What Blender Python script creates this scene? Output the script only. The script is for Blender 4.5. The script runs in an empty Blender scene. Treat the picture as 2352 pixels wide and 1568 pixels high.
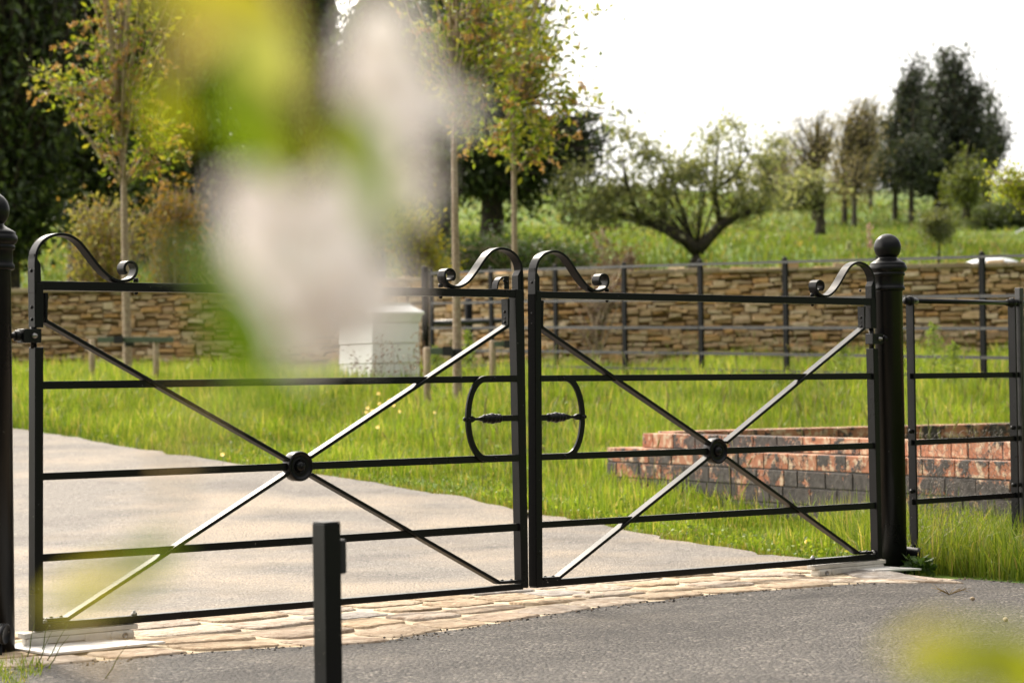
import bpy, bmesh, math, random
import numpy as np
from mathutils import Vector, Matrix
R = math.radians
rng = np.random.default_rng(7)
random.seed(7)
S = bpy.context.scene
COL = S.collection

# ------------------------------------------------------------------ camera
CAM_H, PITCH, ROLL, FPX = 0.855, R(1.03), R(0.83), 5553.3
cam = bpy.data.cameras.new('camera')
camo = bpy.data.objects.new('camera', cam); COL.objects.link(camo)
cam.sensor_width = 36; cam.lens = 85; cam.clip_start = 0.02; cam.clip_end = 3000
cam.dof.use_dof = True; cam.dof.focus_distance = 9.2; cam.dof.aperture_fstop = 4.6
_F = Vector((0, math.cos(PITCH), math.sin(PITCH)))
_R0 = Vector((1, 0, 0)); _U0 = Vector((0, -math.sin(PITCH), math.cos(PITCH)))
_R = _R0*math.cos(ROLL) - _U0*math.sin(ROLL)
_U = _U0*math.cos(ROLL) + _R0*math.sin(ROLL)
CP = Vector((0, 0, CAM_H))
camo.matrix_world = Matrix(((_R.x, _U.x, -_F.x, CP.x), (_R.y, _U.y, -_F.y, CP.y), (_R.z, _U.z, -_F.z, CP.z), (0, 0, 0, 1)))
S.camera = camo

# ------------------------------------------------------------------ world, sun, exposure
SUN_EL, SUN_AZ = R(40), math.atan2(-0.47, 0.88)     # azimuth from +Y towards +X; sun at back left
w = bpy.data.worlds.new('World'); S.world = w; w.use_nodes = True
nt = w.node_tree; nt.nodes.clear()
out = nt.nodes.new('ShaderNodeOutputWorld'); bg = nt.nodes.new('ShaderNodeBackground')
sky = nt.nodes.new('ShaderNodeTexSky'); sky.sky_type = 'NISHITA'; sky.sun_disc = False
sky.sun_elevation = SUN_EL; sky.sun_rotation = SUN_AZ; sky.dust_density = 2.5
tc = nt.nodes.new('ShaderNodeTexCoord'); mp = nt.nodes.new('ShaderNodeMapping'); mp.inputs['Scale'].default_value = (1, 1, 3)
no = nt.nodes.new('ShaderNodeTexNoise'); no.inputs['Scale'].default_value = 2.2; no.inputs['Detail'].default_value = 5
cr = nt.nodes.new('ShaderNodeValToRGB'); cr.color_ramp.elements[0].position = 0.22; cr.color_ramp.elements[1].position = 0.46
cr.color_ramp.elements[0].color = (0.35, 0.35, 0.35, 1)
mx = nt.nodes.new('ShaderNodeMix'); mx.data_type = 'RGBA'
mx.inputs[7].default_value = (12.5, 12.3, 12.0, 1)      # bright thin cloud veil
bg.inputs['Strength'].default_value = 0.10
L = nt.links.new
L(tc.outputs['Generated'], mp.inputs['Vector']); L(mp.outputs[0], no.inputs['Vector']); L(no.outputs['Fac'], cr.inputs['Fac'])
def wn(typ, a=None, b_=None, op=None, **kw):
    x = nt.nodes.new(typ)
    if op: x.operation = op
    for q, v in ((0, a), (1, b_)):
        if v is None: continue
        if hasattr(v, 'links'): L(v, x.inputs[q])
        else: x.inputs[q].default_value = v
    for q, v in kw.items(): x.inputs[q.replace('_', ' ')].default_value = v
    return x
nv = wn('ShaderNodeVectorMath', tc.outputs['Generated'], op='NORMALIZE')
dsun = wn('ShaderNodeVectorMath', nv.outputs[0], (math.sin(SUN_AZ)*math.cos(SUN_EL), math.cos(SUN_AZ)*math.cos(SUN_EL), math.sin(SUN_EL)), op='DOT_PRODUCT')
glow = wn('ShaderNodeMapRange', dsun.outputs['Value'], From_Min=.70, From_Max=1.0); glow.interpolation_type = 'SMOOTHSTEP'
sep = wn('ShaderNodeSeparateXYZ', nv.outputs[0])
side = wn('ShaderNodeVectorMath', nv.outputs[0], (-.62, .78, 0), op='DOT_PRODUCT')
away = wn('ShaderNodeMapRange', side.outputs['Value'], From_Min=.50, From_Max=-.10); away.interpolation_type = 'SMOOTHSTEP'
low = wn('ShaderNodeMapRange', sep.outputs[2], From_Min=.85, From_Max=.40); low.interpolation_type = 'SMOOTHSTEP'
sky_dim = wn('ShaderNodeMath', away.outputs[0], low.outputs[0], op='MULTIPLY')     # added dimming of the unseen low sky, keeps gate fronts dark
veil = nt.nodes.new('ShaderNodeMix'); veil.data_type = 'RGBA'
veil.inputs[6].default_value = (11.5, 11.2, 10.8, 1); veil.inputs[7].default_value = (2.0, 2.05, 2.2, 1); L(sky_dim.outputs[0], veil.inputs[0])
gl_ = nt.nodes.new('ShaderNodeMix'); gl_.data_type = 'RGBA'; gl_.blend_type = 'ADD'; gl_.inputs[7].default_value = (42, 39, 35, 1)
L(glow.outputs[0], gl_.inputs[0]); L(veil.outputs[2], gl_.inputs[6])
dl = wn('ShaderNodeVectorMath', nv.outputs[0], (-.96, .06, .27), op='DOT_PRODUCT')
lg = wn('ShaderNodeMapRange', dl.outputs['Value'], From_Min=.72, From_Max=1.0); lg.interpolation_type = 'SMOOTHSTEP'
g2 = nt.nodes.new('ShaderNodeMix'); g2.data_type = 'RGBA'; g2.blend_type = 'ADD'; g2.inputs[7].default_value = (24, 22, 20, 1)     # added glow in the unseen left sky, brightens left-facing sides
L(lg.outputs[0], g2.inputs[0]); L(gl_.outputs[2], g2.inputs[6]); L(g2.outputs[2], mx.inputs[7])
fac = wn('ShaderNodeMath', cr.outputs['Color'], sky_dim.outputs[0], op='MAXIMUM')
L(fac.outputs[0], mx.inputs[0]); L(sky.outputs[0], mx.inputs[6]); L(mx.outputs[2], bg.inputs['Color']); L(bg.outputs[0], out.inputs[0])
sun = bpy.data.lights.new('sun', 'SUN'); suno = bpy.data.objects.new('sun', sun); COL.objects.link(suno)
sun.energy = 3.0; sun.angle = R(7); sun.color = (1.0, 0.90, 0.76)
sd = Vector((math.sin(SUN_AZ)*math.cos(SUN_EL), math.cos(SUN_AZ)*math.cos(SUN_EL), math.sin(SUN_EL)))
suno.rotation_euler = sd.to_track_quat('Z', 'Y').to_euler()
S.view_settings.view_transform = 'Standard'; S.view_settings.look = 'None'
S.view_settings.exposure = 0.54; S.view_settings.gamma = 1.0
S.render.film_transparent = False
S.cycles.max_bounces = 6; S.cycles.transparent_max_bounces = 4
S.cycles.use_denoising = True

# ------------------------------------------------------------------ placing helpers (photo measured at 2352 x 1568)
def ray(x, y):
    return _F + _R*((x-1176)/FPX) + _U*((784-y)/FPX)
def P(x, y, Y):                      # the point seen at x,y whose distance ahead is Y metres
    d = ray(x, y); return CP + d*(Y/d.y)
_PY = [-50, 10.4, 11.5, 13, 16, 19, 22, 26, 30, 34, 37, 42, 50, 60, 75, 90, 120, 150, 200, 900]
_PZ = [0, 0, .005, .03, .19, .40, .62, .85, .96, 1.05, 1.18, 1.75, 2.75, 4.1, 5.5, 6.65, 10.65, 11.2, 11.4, 12.0]
def terr(X, Y):
    X = np.asarray(X, float); Y = np.asarray(Y, float)
    z = sum(np.interp(Y+o, _PY, _PZ) for o in (-1.2, -.6, 0, .6, 1.2))/5
    z = np.where(Y < 11, np.interp(Y, _PY, _PZ), z)
    t = np.clip((Y-16)/6, 0, 1)*np.clip((40-Y)/8, 0, 1)
    z = z + t*np.clip(X-1.5, 0, 4)*.03 + t*np.clip(-X-1, 0, 5)*.012
    f = np.clip((Y-45)/30, 0, 1)
    return z + f*(np.sin(X*.23+1)*.22 + np.sin(X*.11+Y*.13)*.25) - f*np.clip(np.abs(X)-25, 0, 60)*.03
def terr1(x, y): return float(terr(x, y))
def gnd(x, y, dz=0.0):               # point of the terrain seen at x,y
    d = ray(x, y); lo, hi = 3.0, 120.0
    t = 3.0
    while t < 120:
        p = CP + d*t
        if p.z <= terr1(p.x, p.y)+dz: break
        t += .05
    for _ in range(20):
        pass
    p = CP + d*t; return Vector((p.x, p.y, terr1(p.x, p.y)))
# gate plane
GT = R(41.4); GO = Vector((0.05, 9.36, 0)); GU = Vector((math.cos(GT), math.sin(GT), 0)); GW = Vector((-math.sin(GT), math.cos(GT), 0))
def G(u, z, w=0.0): return GO + GU*u + GW*w + Vector((0, 0, z))
def gp(x, y, w=0.0):
    d = ray(x, y); o = GO + GW*w
    t = (o-CP).dot(GW)/d.dot(GW); p = CP + d*t
    return ((p-o).dot(GU), p.z)

# ------------------------------------------------------------------ materials
def mat(name, rgb=(.5, .5, .5), rough=.6, metal=0.0, spec=.5, noise=None, bump=None, attr=None):
    m = bpy.data.materials.new(name); m.use_nodes = True; n = m.node_tree.nodes; l = m.node_tree.links.new
    b = n['Principled BSDF']; b.inputs['Roughness'].default_value = rough; b.inputs['Metallic'].default_value = metal
    b.inputs['Specular IOR Level'].default_value = spec
    b.inputs['Base Color'].default_value = (*rgb, 1)
    t = n.new('ShaderNodeTexCoord'); src = None
    if attr:
        a = n.new('ShaderNodeAttribute'); a.attribute_name = attr; src = a.outputs['Color']
        l(src, b.inputs['Base Color'])
    if noise:                         # (scale, colour2, lo, hi, detail)
        sc, c2, lo, hi, det = noise
        x = n.new('ShaderNodeTexNoise'); x.inputs['Scale'].default_value = sc; x.inputs['Detail'].default_value = det
        l(t.outputs['Object'], x.inputs['Vector'])
        r = n.new('ShaderNodeMapRange'); r.inputs['From Min'].default_value = lo; r.inputs['From Max'].default_value = hi
        l(x.outputs['Fac'], r.inputs['Value'])
        k = n.new('ShaderNodeMix'); k.data_type = 'RGBA'
        k.inputs[6].default_value = (*rgb, 1); k.inputs[7].default_value = (*c2, 1)
        if src:
            k.blend_type = 'MULTIPLY'; l(src, k.inputs[6])
        l(r.outputs[0], k.inputs[0]); l(k.outputs[2], b.inputs['Base Color'])
    if bump:                          # (scale, strength, distance)
        x = n.new('ShaderNodeTexNoise'); x.inputs['Scale'].default_value = bump[0]; x.inputs['Detail'].default_value = 6
        l(t.outputs['Object'], x.inputs['Vector'])
        q = n.new('ShaderNodeBump'); q.inputs['Strength'].default_value = bump[1]; q.inputs['Distance'].default_value = bump[2]
        l(x.outputs['Fac'], q.inputs['Height']); l(q.outputs[0], b.inputs['Normal'])
    return m
def leafmat(name, trans=.4, rough=.5, spec=.35, boost=(1.25, 1.2, .6)):
    m = bpy.data.materials.new(name); m.use_nodes = True; n = m.node_tree.nodes; l = m.node_tree.links.new
    b = n['Principled BSDF']; b.inputs['Roughness'].default_value = rough; b.inputs['Specular IOR Level'].default_value = spec
    a = n.new('ShaderNodeAttribute'); a.attribute_name = 'col'; l(a.outputs['Color'], b.inputs['Base Color'])
    t = n.new('ShaderNodeBsdfTranslucent'); k = n.new('ShaderNodeMix'); k.data_type = 'RGBA'; k.blend_type = 'MULTIPLY'; k.inputs[0].default_value = 1
    l(a.outputs['Color'], k.inputs[6]); k.inputs[7].default_value = (*boost, 1); l(k.outputs[2], t.inputs['Color'])
    s = n.new('ShaderNodeMixShader'); s.inputs[0].default_value = trans
    l(b.outputs[0], s.inputs[1]); l(t.outputs[0], s.inputs[2]); l(s.outputs[0], n['Material Output'].inputs['Surface'])
    return m
M = {}
def paintmat(name, rough, amount, lo, chip):
    m = bpy.data.materials.new(name); m.use_nodes = True; n = m.node_tree.nodes; l = m.node_tree.links.new
    n.remove(n['Principled BSDF']); t = n.new('ShaderNodeTexCoord').outputs['Object']
    d = n.new('ShaderNodeBsdfDiffuse'); g = n.new('ShaderNodeBsdfGlossy'); f = n.new('ShaderNodeFresnel'); f.inputs['IOR'].default_value = 1.5
    x = n.new('ShaderNodeTexNoise'); x.inputs['Scale'].default_value = 75; x.inputs['Detail'].default_value = 3; l(t, x.inputs['Vector'])
    y = n.new('ShaderNodeTexNoise'); y.inputs['Scale'].default_value = 7; y.inputs['Detail'].default_value = 6; l(t, y.inputs['Vector'])
    r = n.new('ShaderNodeMapRange'); r.inputs['From Min'].default_value = lo; r.inputs['From Max'].default_value = lo+.015; l(x.outputs['Fac'], r.inputs['Value'])
    k = n.new('ShaderNodeMix'); k.data_type = 'RGBA'; k.inputs[6].default_value = (.006, .006, .0065, 1); k.inputs[7].default_value = (*chip, 1)
    l(r.outputs[0], k.inputs[0]); l(k.outputs[2], d.inputs['Color'])
    q = n.new('ShaderNodeMapRange'); q.inputs['From Min'].default_value = .35; q.inputs['From Max'].default_value = .7
    q.inputs['To Min'].default_value = rough; q.inputs['To Max'].default_value = rough+.12; l(y.outputs['Fac'], q.inputs['Value']); l(q.outputs[0], g.inputs['Roughness'])
    p = n.new('ShaderNodeMath'); p.operation = 'MULTIPLY'; p.inputs[1].default_value = amount; l(f.outputs[0], p.inputs[0])
    u = n.new('ShaderNodeBump'); u.inputs['Strength'].default_value = .06; u.inputs['Distance'].default_value = .002; l(x.outputs['Fac'], u.inputs['Height'])
    for b_ in (d, g, f): l(u.outputs[0], b_.inputs['Normal'])
    s_ = n.new('ShaderNodeMixShader'); l(p.outputs[0], s_.inputs[0]); l(d.outputs[0], s_.inputs[1]); l(g.outputs[0], s_.inputs[2]); l(s_.outputs[0], n['Material Output'].inputs['Surface'])
    return m
M['paint'] = paintmat('black_paint', .27, .47, .745, (.22, .21, .20))
M['paint_worn'] = paintmat('worn_black_paint', .32, .6, .745, (.16, .14, .12))
M['post_black'] = mat('matt_black_post', (.006, .006, .0065), .6, 0, .15)
M['strip_shade'] = mat('black_shade_strip', (.003, .003, .003), .8, 0, .05)  # near-black for the added strip that shades the meeting stile
M['rail_grey'] = mat('weathered_black_rail', (.03, .03, .032), .38, 0, .5, noise=(14, (.055, .053, .05), .4, .7, 5))
M['bolt'] = mat('zinc_bolt', (.28, .27, .26), .35, .8)
M['alloy'] = mat('cream_cast_alloy', (.50, .47, .41), .5, 0, .4, noise=(18, (.36, .33, .28), .45, .75, 5), bump=(60, .08, .003))
M['plate'] = mat('galvanised_plate', (.60, .59, .57), .38, .25, .5, noise=(11, (.42, .38, .33), .5, .8, 5))
M['leaf'] = leafmat('leaf')
M['darkleaf'] = leafmat('dark_leaf', .32, .5, .4)
M['grass'] = leafmat('grass_blade', .45, .5, .3, (1.2, 1.15, .55))
M['petal'] = leafmat('petal', .24, .6, .2, (1.0, .96, .95))
M['bark'] = mat('bark', (.25, .18, .12), .85, noise=(35, (.40, .33, .23), .45, .7, 8), bump=(60, .5, .01))
M['darkbark'] = mat('dark_bark', (.035, .028, .022), .9, noise=(16, (.10, .085, .03), .5, .7, 6), bump=(30, .6, .02))
M['stake'] = mat('pale_stake_wood', (.42, .32, .22), .8, noise=(22, (.30, .22, .15), .4, .7, 7), bump=(40, .3, .005))
M['tie'] = mat('green_tie_bar', (.09, .12, .075), .7, noise=(30, (.06, .08, .05), .4, .7, 4))
M['rubber'] = mat('black_rubber', (.012, .012, .013), .6)
M['white'] = mat('white_hive_paint', (.86, .86, .84), .5, noise=(6, (.74, .74, .71), .45, .8, 5), bump=(30, .08, .004))
M['cover'] = mat('pale_grey_cover', (.55, .58, .60), .3, .0, .5, noise=(5, (.42, .45, .48), .4, .7, 4))
M['yellow'] = mat('buttercup_petal', (.80, .47, .01), .35, noise=(90, (.85, .58, .03), .4, .6, 2))
M['stem'] = mat('green_stem', (.12, .17, .04), .6, noise=(60, (.2, .16, .06), .4, .7, 3))
M['drystem'] = mat('dry_seed_stalk', (.14, .075, .04), .7, noise=(60, (.22, .14, .08), .4, .7, 3))
M['wire'] = mat('galvanised_wire', (.10, .085, .07), .5, .6)

def nodes_of(name):
    m = bpy.data.materials.new(name); m.use_nodes = True
    n = m.node_tree.nodes; l = m.node_tree.links.new
    return m, n, l, n['Principled BSDF']
def N(n, typ, **kw):
    x = n.new(typ)
    for k, v in kw.items():
        if k in x.inputs: x.inputs[k].default_value = v
    return x
def ramp(n, l, fac, stops):
    r = n.new('ShaderNodeValToRGB'); e = r.color_ramp.elements
    while len(e) < len(stops): e.new(.5)
    for q, (p, c) in zip(e, stops): q.position = p; q.color = (*c, 1)
    l(fac, r.inputs['Fac']); return r.outputs['Color']
def mixc(n, l, fac, a, b, mode='MIX'):
    k = n.new('ShaderNodeMix'); k.data_type = 'RGBA'; k.blend_type = mode
    for s, v in ((0, fac), (6, a), (7, b)):
        if hasattr(v, 'links'): l(v, k.inputs[s])
        else: k.inputs[s].default_value = v if s == 0 else (*v, 1)
    return k.outputs[2]
def rng_node(n, l, v, a, b):
    r = n.new('ShaderNodeMapRange'); r.inputs['From Min'].default_value = a; r.inputs['From Max'].default_value = b
    l(v, r.inputs['Value']); return r.outputs[0]

def asphalt(name, base, light, tan, tan_lo, stone_scale, bumpd):
    m, n, l, b = nodes_of(name); t = n.new('ShaderNodeTexCoord').outputs['Object']
    v = N(n, 'ShaderNodeTexVoronoi', Scale=stone_scale); l(t, v.inputs['Vector'])
    big = N(n, 'ShaderNodeTexNoise', Scale=.9, Detail=5); l(t, big.inputs['Vector'])
    mid = N(n, 'ShaderNodeTexNoise', Scale=6.5, Detail=6); l(t, mid.inputs['Vector'])
    fine = N(n, 'ShaderNodeTexNoise', Scale=stone_scale*1.3, Detail=3); l(t, fine.inputs['Vector'])
    sep = n.new('ShaderNodeSeparateColor'); l(v.outputs['Color'], sep.inputs[0])
    c = ramp(n, l, sep.outputs[0], [(.0, tuple(x*.3 for x in base)), (.45, base), (.85, light), (1, tuple(x*1.9 for x in light))])
    c = mixc(n, l, rng_node(n, l, mid.outputs['Fac'], .35, .75), c, tuple(x*1.15 for x in base), 'MIX')
    wear = N(n, 'ShaderNodeTexNoise', Scale=1.7, Detail=3); l(t, wear.inputs['Vector'])
    c = mixc(n, l, rng_node(n, l, wear.outputs['Fac'], .48, .72), c, (.60, .58, .57), 'MULTIPLY')
    add = n.new('ShaderNodeMath'); add.operation = 'MULTIPLY'; l(rng_node(n, l, big.outputs['Fac'], tan_lo, tan_lo+.22), add.inputs[0])
    l(rng_node(n, l, fine.outputs['Fac'], .38, .58), add.inputs[1])
    c = mixc(n, l, add.outputs[0], c, tan)
    l(c, b.inputs['Base Color']); b.inputs['Roughness'].default_value = .75; b.inputs['Specular IOR Level'].default_value = .3
    h = n.new('ShaderNodeMath'); h.operation = 'ADD'; l(v.outputs['Distance'], h.inputs[0]); l(fine.outputs['Fac'], h.inputs[1])
    q = N(n, 'ShaderNodeBump', Strength=.9, Distance=bumpd); q.invert = True; l(h.outputs[0], q.inputs['Height']); l(q.outputs[0], b.inputs['Normal'])
    return m
M['forecourt'] = asphalt('dark_asphalt', (.049, .042, .036), (.122, .105, .089), (.19, .155, .12), .60, 85, .015)
M['drive'] = asphalt('worn_tarmac', (.122, .105, .088), (.158, .139, .119), (.31, .24, .162), .43, 85, .006)

m, n, l, b = nodes_of('meadow_ground'); t = n.new('ShaderNodeTexCoord').outputs['Object']
a1 = N(n, 'ShaderNodeTexNoise', Scale=.35, Detail=6); l(t, a1.inputs['Vector'])
a2 = N(n, 'ShaderNodeTexNoise', Scale=3.0, Detail=8); l(t, a2.inputs['Vector'])
c = ramp(n, l, a1.outputs['Fac'], [(.3, (.075, .135, .014)), (.5, (.12, .175, .022)), (.62, (.17, .19, .04)), (.75, (.17, .135, .055))])
c = mixc(n, l, rng_node(n, l, a2.outputs['Fac'], .35, .7), c, (.055, .105, .010))
l(c, b.inputs['Base Color']); b.inputs['Roughness'].default_value = .9; b.inputs['Specular IOR Level'].default_value = .15
q = N(n, 'ShaderNodeBump', Strength=.6, Distance=.1); l(a2.outputs['Fac'], q.inputs['Height']); l(q.outputs[0], b.inputs['Normal'])
M['ground'] = m

def stonemat(name, bumps=(18, .5, .02), dirt=(.8, .78, .7)):
    m, n, l, b = nodes_of(name); t = n.new('ShaderNodeTexCoord').outputs['Object']
    a = n.new('ShaderNodeAttribute'); a.attribute_name = 'col'
    x = N(n, 'ShaderNodeTexNoise', Scale=bumps[0], Detail=7); l(t, x.inputs['Vector'])
    y = N(n, 'ShaderNodeTexNoise', Scale=bumps[0]*.3, Detail=4); l(t, y.inputs['Vector'])
    c = mixc(n, l, rng_node(n, l, x.outputs['Fac'], .3, .7), a.outputs['Color'], tuple(dirt), 'MULTIPLY')
    c = mixc(n, l, rng_node(n, l, y.outputs['Fac'], .45, .75), c, (.78, .72, .66), 'MULTIPLY')
    l(c, b.inputs['Base Color']); b.inputs['Roughness'].default_value = .9; b.inputs['Specular IOR Level'].default_value = .2
    q = N(n, 'ShaderNodeBump', Strength=bumps[1], Distance=bumps[2]); l(x.outputs['Fac'], q.inputs['Height']); l(q.outputs[0], b.inputs['Normal'])
    return m
M['stone'] = stonemat('rubble_stone')
M['sett'] = stonemat('worn_sett', (32, 1.0, .02), (.62, .56, .50))
M['mortar'] = mat('lime_mortar', (.50, .41, .29), .95, 0, .2, noise=(14, (.26, .18, .10), .50, .72, 9), bump=(60, .8, .012))

# peeling painted brick: attribute r = how bare the brick is
m, n, l, b = nodes_of('peeling_painted_brick'); t = n.new('ShaderNodeTexCoord').outputs['Object']
a = n.new('ShaderNodeAttribute'); a.attribute_name = 'col'; sep = n.new('ShaderNodeSeparateColor'); l(a.outputs['Color'], sep.inputs[0])
x = N(n, 'ShaderNodeTexNoise', Scale=8.5, Detail=10, Roughness=.60); l(t, x.inputs['Vector'])
y = N(n, 'ShaderNodeTexNoise', Scale=22, Detail=6); l(t, y.inputs['Vector'])
z = N(n, 'ShaderNodeTexNoise', Scale=70, Detail=4); l(t, z.inputs['Vector'])
zz_ = n.new('ShaderNodeMath'); zz_.operation = 'MULTIPLY_ADD'; l(z.outputs['Fac'], zz_.inputs[0]); zz_.inputs[1].default_value = .30; l(x.outputs['Fac'], zz_.inputs[2])
ad = n.new('ShaderNodeMath'); ad.operation = 'ADD'; l(zz_.outputs[0], ad.inputs[0]); l(sep.outputs[0], ad.inputs[1])
flake = rng_node(n, l, ad.outputs[0], 1.10, 1.18)
brick = mixc(n, l, sep.outputs[1], (.31, .115, .06), (.39, .185, .105))
brick = mixc(n, l, rng_node(n, l, y.outputs['Fac'], .50, .62), brick, (.50, .37, .25))
paint = mixc(n, l, rng_node(n, l, y.outputs['Fac'], .4, .7), (.050, .044, .040), (.095, .082, .073))
l(mixc(n, l, flake, paint, brick), b.inputs['Base Color']); b.inputs['Roughness'].default_value = .75; b.inputs['Specular IOR Level'].default_value = .25
hh = n.new('ShaderNodeMath'); hh.operation = 'MULTIPLY_ADD'; l(flake, hh.inputs[0]); hh.inputs[1].default_value = -.6; l(y.outputs['Fac'], hh.inputs[2])
q = N(n, 'ShaderNodeBump', Strength=.7, Distance=.012); l(hh.outputs[0], q.inputs['Height']); l(q.outputs[0], b.inputs['Normal'])
M['brick'] = m
M['brickmortar'] = mat('painted_mortar', (.045, .04, .038), .85, noise=(25, (.14, .10, .075), .55, .75, 6), bump=(40, .5, .01))

# ------------------------------------------------------------------ mesh building
class MB:
    def __init__(s): s.v = []; s.f = []; s.c = []; s.sm = []
    def add(s, vs, fs, col=None, smooth=False):
        k = len(s.v); s.v += [tuple(p) for p in vs]; s.f += [tuple(i+k for i in f) for f in fs]
        s.c += [col or (1, 1, 1)]*len(vs); s.sm += [smooth]*len(fs); return s
    def hexa(s, p, col=None):         # eight corners: bottom loop then top loop
        return s.add(p, [(3, 2, 1, 0), (4, 5, 6, 7), (0, 1, 5, 4), (1, 2, 6, 5), (2, 3, 7, 6), (3, 0, 4, 7)], col)
    def box(s, c, dx, dy, dz, ax=(1, 0, 0), ay=(0, 1, 0), az=(0, 0, 1), col=None):
        c = Vector(c); ax = Vector(ax)*dx/2; ay = Vector(ay)*dy/2; az = Vector(az)*dz/2
        return s.hexa([c-ax-ay-az, c+ax-ay-az, c+ax+ay-az, c-ax+ay-az, c-ax-ay+az, c+ax-ay+az, c+ax+ay+az, c-ax+ay+az], col)
    def gbar(s, a, b_, t, w0, w1):    # flat bar in the gate plane
        (u0, z0), (u1, z1) = a, b_; L_ = math.hypot(u1-u0, z1-z0); nx, nz = -(z1-z0)/L_*t/2, (u1-u0)/L_*t/2
        q = [(u0-nx, z0-nz), (u1-nx, z1-nz), (u1+nx, z1+nz), (u0+nx, z0+nz)]
        return s.hexa([G(u, z, w0) for u, z in q]+[G(u, z, w1) for u, z in q])
    def gquad(s, q, w0, w1):
        return s.hexa([G(u, z, w0) for u, z in q]+[G(u, z, w1) for u, z in q])
    def gstrip(s, pts, t, w0, w1):    # flat strip bent along a path in the gate plane
        k = len(pts); vs = []
        for i in range(k):
            a = pts[max(i-1, 0)]; b_ = pts[min(i+1, k-1)]; L_ = math.hypot(b_[0]-a[0], b_[1]-a[1]) or 1
            nx, nz = -(b_[1]-a[1])/L_*t/2, (b_[0]-a[0])/L_*t/2; u, z = pts[i]
            vs += [G(u-nx, z-nz, w0), G(u+nx, z+nz, w0), G(u+nx, z+nz, w1), G(u-nx, z-nz, w1)]
        fs = [(0, 1, 2, 3), tuple(4*(k-1)+j for j in (3, 2, 1, 0))]
        for i in range(k-1):
            for j in range(4): fs.append((4*i+j, 4*i+4+j, 4*i+4+(j+1) % 4, 4*i+(j+1) % 4))
        return s.add(vs, fs)
    def lathe(s, prof, o, ax=(0, 0, 1), seg=24, col=None):
        o = Vector(o); ax = Vector(ax).normalized(); e1 = ax.orthogonal().normalized(); e2 = ax.cross(e1)
        vs = []; fs = []
        for r, h in prof:
            for i in range(seg):
                a_ = 2*math.pi*i/seg; vs.append(o+ax*h+(e1*math.cos(a_)+e2*math.sin(a_))*r)
        for j in range(len(prof)-1):
            for i in range(seg):
                fs.append((j*seg+i, j*seg+(i+1) % seg, (j+1)*seg+(i+1) % seg, (j+1)*seg+i))
        fs.append(tuple(range(seg-1, -1, -1))); fs.append(tuple(range((len(prof)-1)*seg, len(prof)*seg)))
        return s.add(vs, fs, col, True)
    def tube(s, pts, rad, seg=6, col=None):
        pts = [Vector(p) for p in pts]; k = len(pts)
        if not hasattr(rad, '__len__'): rad = [rad]*k
        vs = []; fs = []; e = None
        for i in range(k):
            d = (pts[min(i+1, k-1)]-pts[max(i-1, 0)])
            d = d.normalized() if d.length > 1e-9 else Vector((0, 0, 1))
            e = d.orthogonal().normalized() if e is None else (e-d*e.dot(d)).normalized()
            f = d.cross(e)
            for j in range(seg):
                a_ = 2*math.pi*j/seg; vs.append(pts[i]+(e*math.cos(a_)+f*math.sin(a_))*rad[i])
        for i in range(k-1):
            for j in range(seg): fs.append((i*seg+j, i*seg+(j+1) % seg, (i+1)*seg+(j+1) % seg, (i+1)*seg+j))
        fs.append(tuple(range(seg-1, -1, -1))); fs.append(tuple(range((k-1)*seg, k*seg)))
        return s.add(vs, fs, col, True)
    def ball(s, c, r, col=None, seg=16, rings=10, sz=1.0):
        prof = [(max(r*math.sin(math.pi*i/rings), 1e-4), -r*sz*math.cos(math.pi*i/rings)) for i in range(rings+1)]
        return s.lathe(prof, c, seg=seg, col=col)
ORG = {}
def link(name, me, m, parent=None, bevel=0):
    o = bpy.data.objects.new(name, me); COL.objects.link(o)
    if m: me.materials.append(m)
    if parent is not None:
        o.parent = parent; ORG[o.name] = ORG[parent.name]
    if bevel:
        b_ = o.modifiers.new('edge', 'BEVEL'); b_.width = bevel; b_.segments = 2; b_.limit_method = 'ANGLE'; b_.angle_limit = R(40)
    return o
def obj(name, mb, m, parent=None, bevel=0):
    me = bpy.data.meshes.new(name); og = ORG[parent.name] if parent is not None else Vector((0, 0, 0))
    me.from_pydata([(x-og.x, y-og.y, z-og.z) for x, y, z in mb.v], [], mb.f)
    me.polygons.foreach_set('use_smooth', mb.sm)
    a = me.color_attributes.new('col', 'FLOAT_COLOR', 'POINT')
    a.data.foreach_set('color', np.c_[np.array(mb.c, float).reshape(-1, 3), np.ones(len(mb.v))].ravel())
    me.update()
    bm_ = bmesh.new(); bm_.from_mesh(me); bmesh.ops.recalc_face_normals(bm_, faces=bm_.faces); bm_.to_mesh(me); bm_.free()
    return link(name, me, m, parent, bevel)
def qmesh(name, V, F, C, m, parent=None, smooth=False):     # numpy: V n*3, F k*j, C n*3
    me = bpy.data.meshes.new(name); og = ORG[parent.name] if parent is not None else Vector((0, 0, 0))
    V = np.asarray(V, np.float32)-np.array(og, np.float32); k, j = F.shape
    me.vertices.add(len(V)); me.vertices.foreach_set('co', V.ravel())
    me.loops.add(k*j); me.loops.foreach_set('vertex_index', F.astype(np.int32).ravel())
    me.polygons.add(k); me.polygons.foreach_set('loop_start', np.arange(0, k*j, j, dtype=np.int32))
    me.polygons.foreach_set('use_smooth', np.full(k, smooth))
    a = me.color_attributes.new('col', 'FLOAT_COLOR', 'POINT')
    a.data.foreach_set('color', np.c_[C, np.ones(len(V))].astype(np.float32).ravel())
    me.update(calc_edges=True); me.validate()
    return link(name, me, m, parent)
def tag(o, label, cat, group=None, kind=None):
    if label: o['label'] = label
    if cat: o['category'] = cat
    if group: o['group'] = group
    if kind: o['kind'] = kind
    return o
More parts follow.
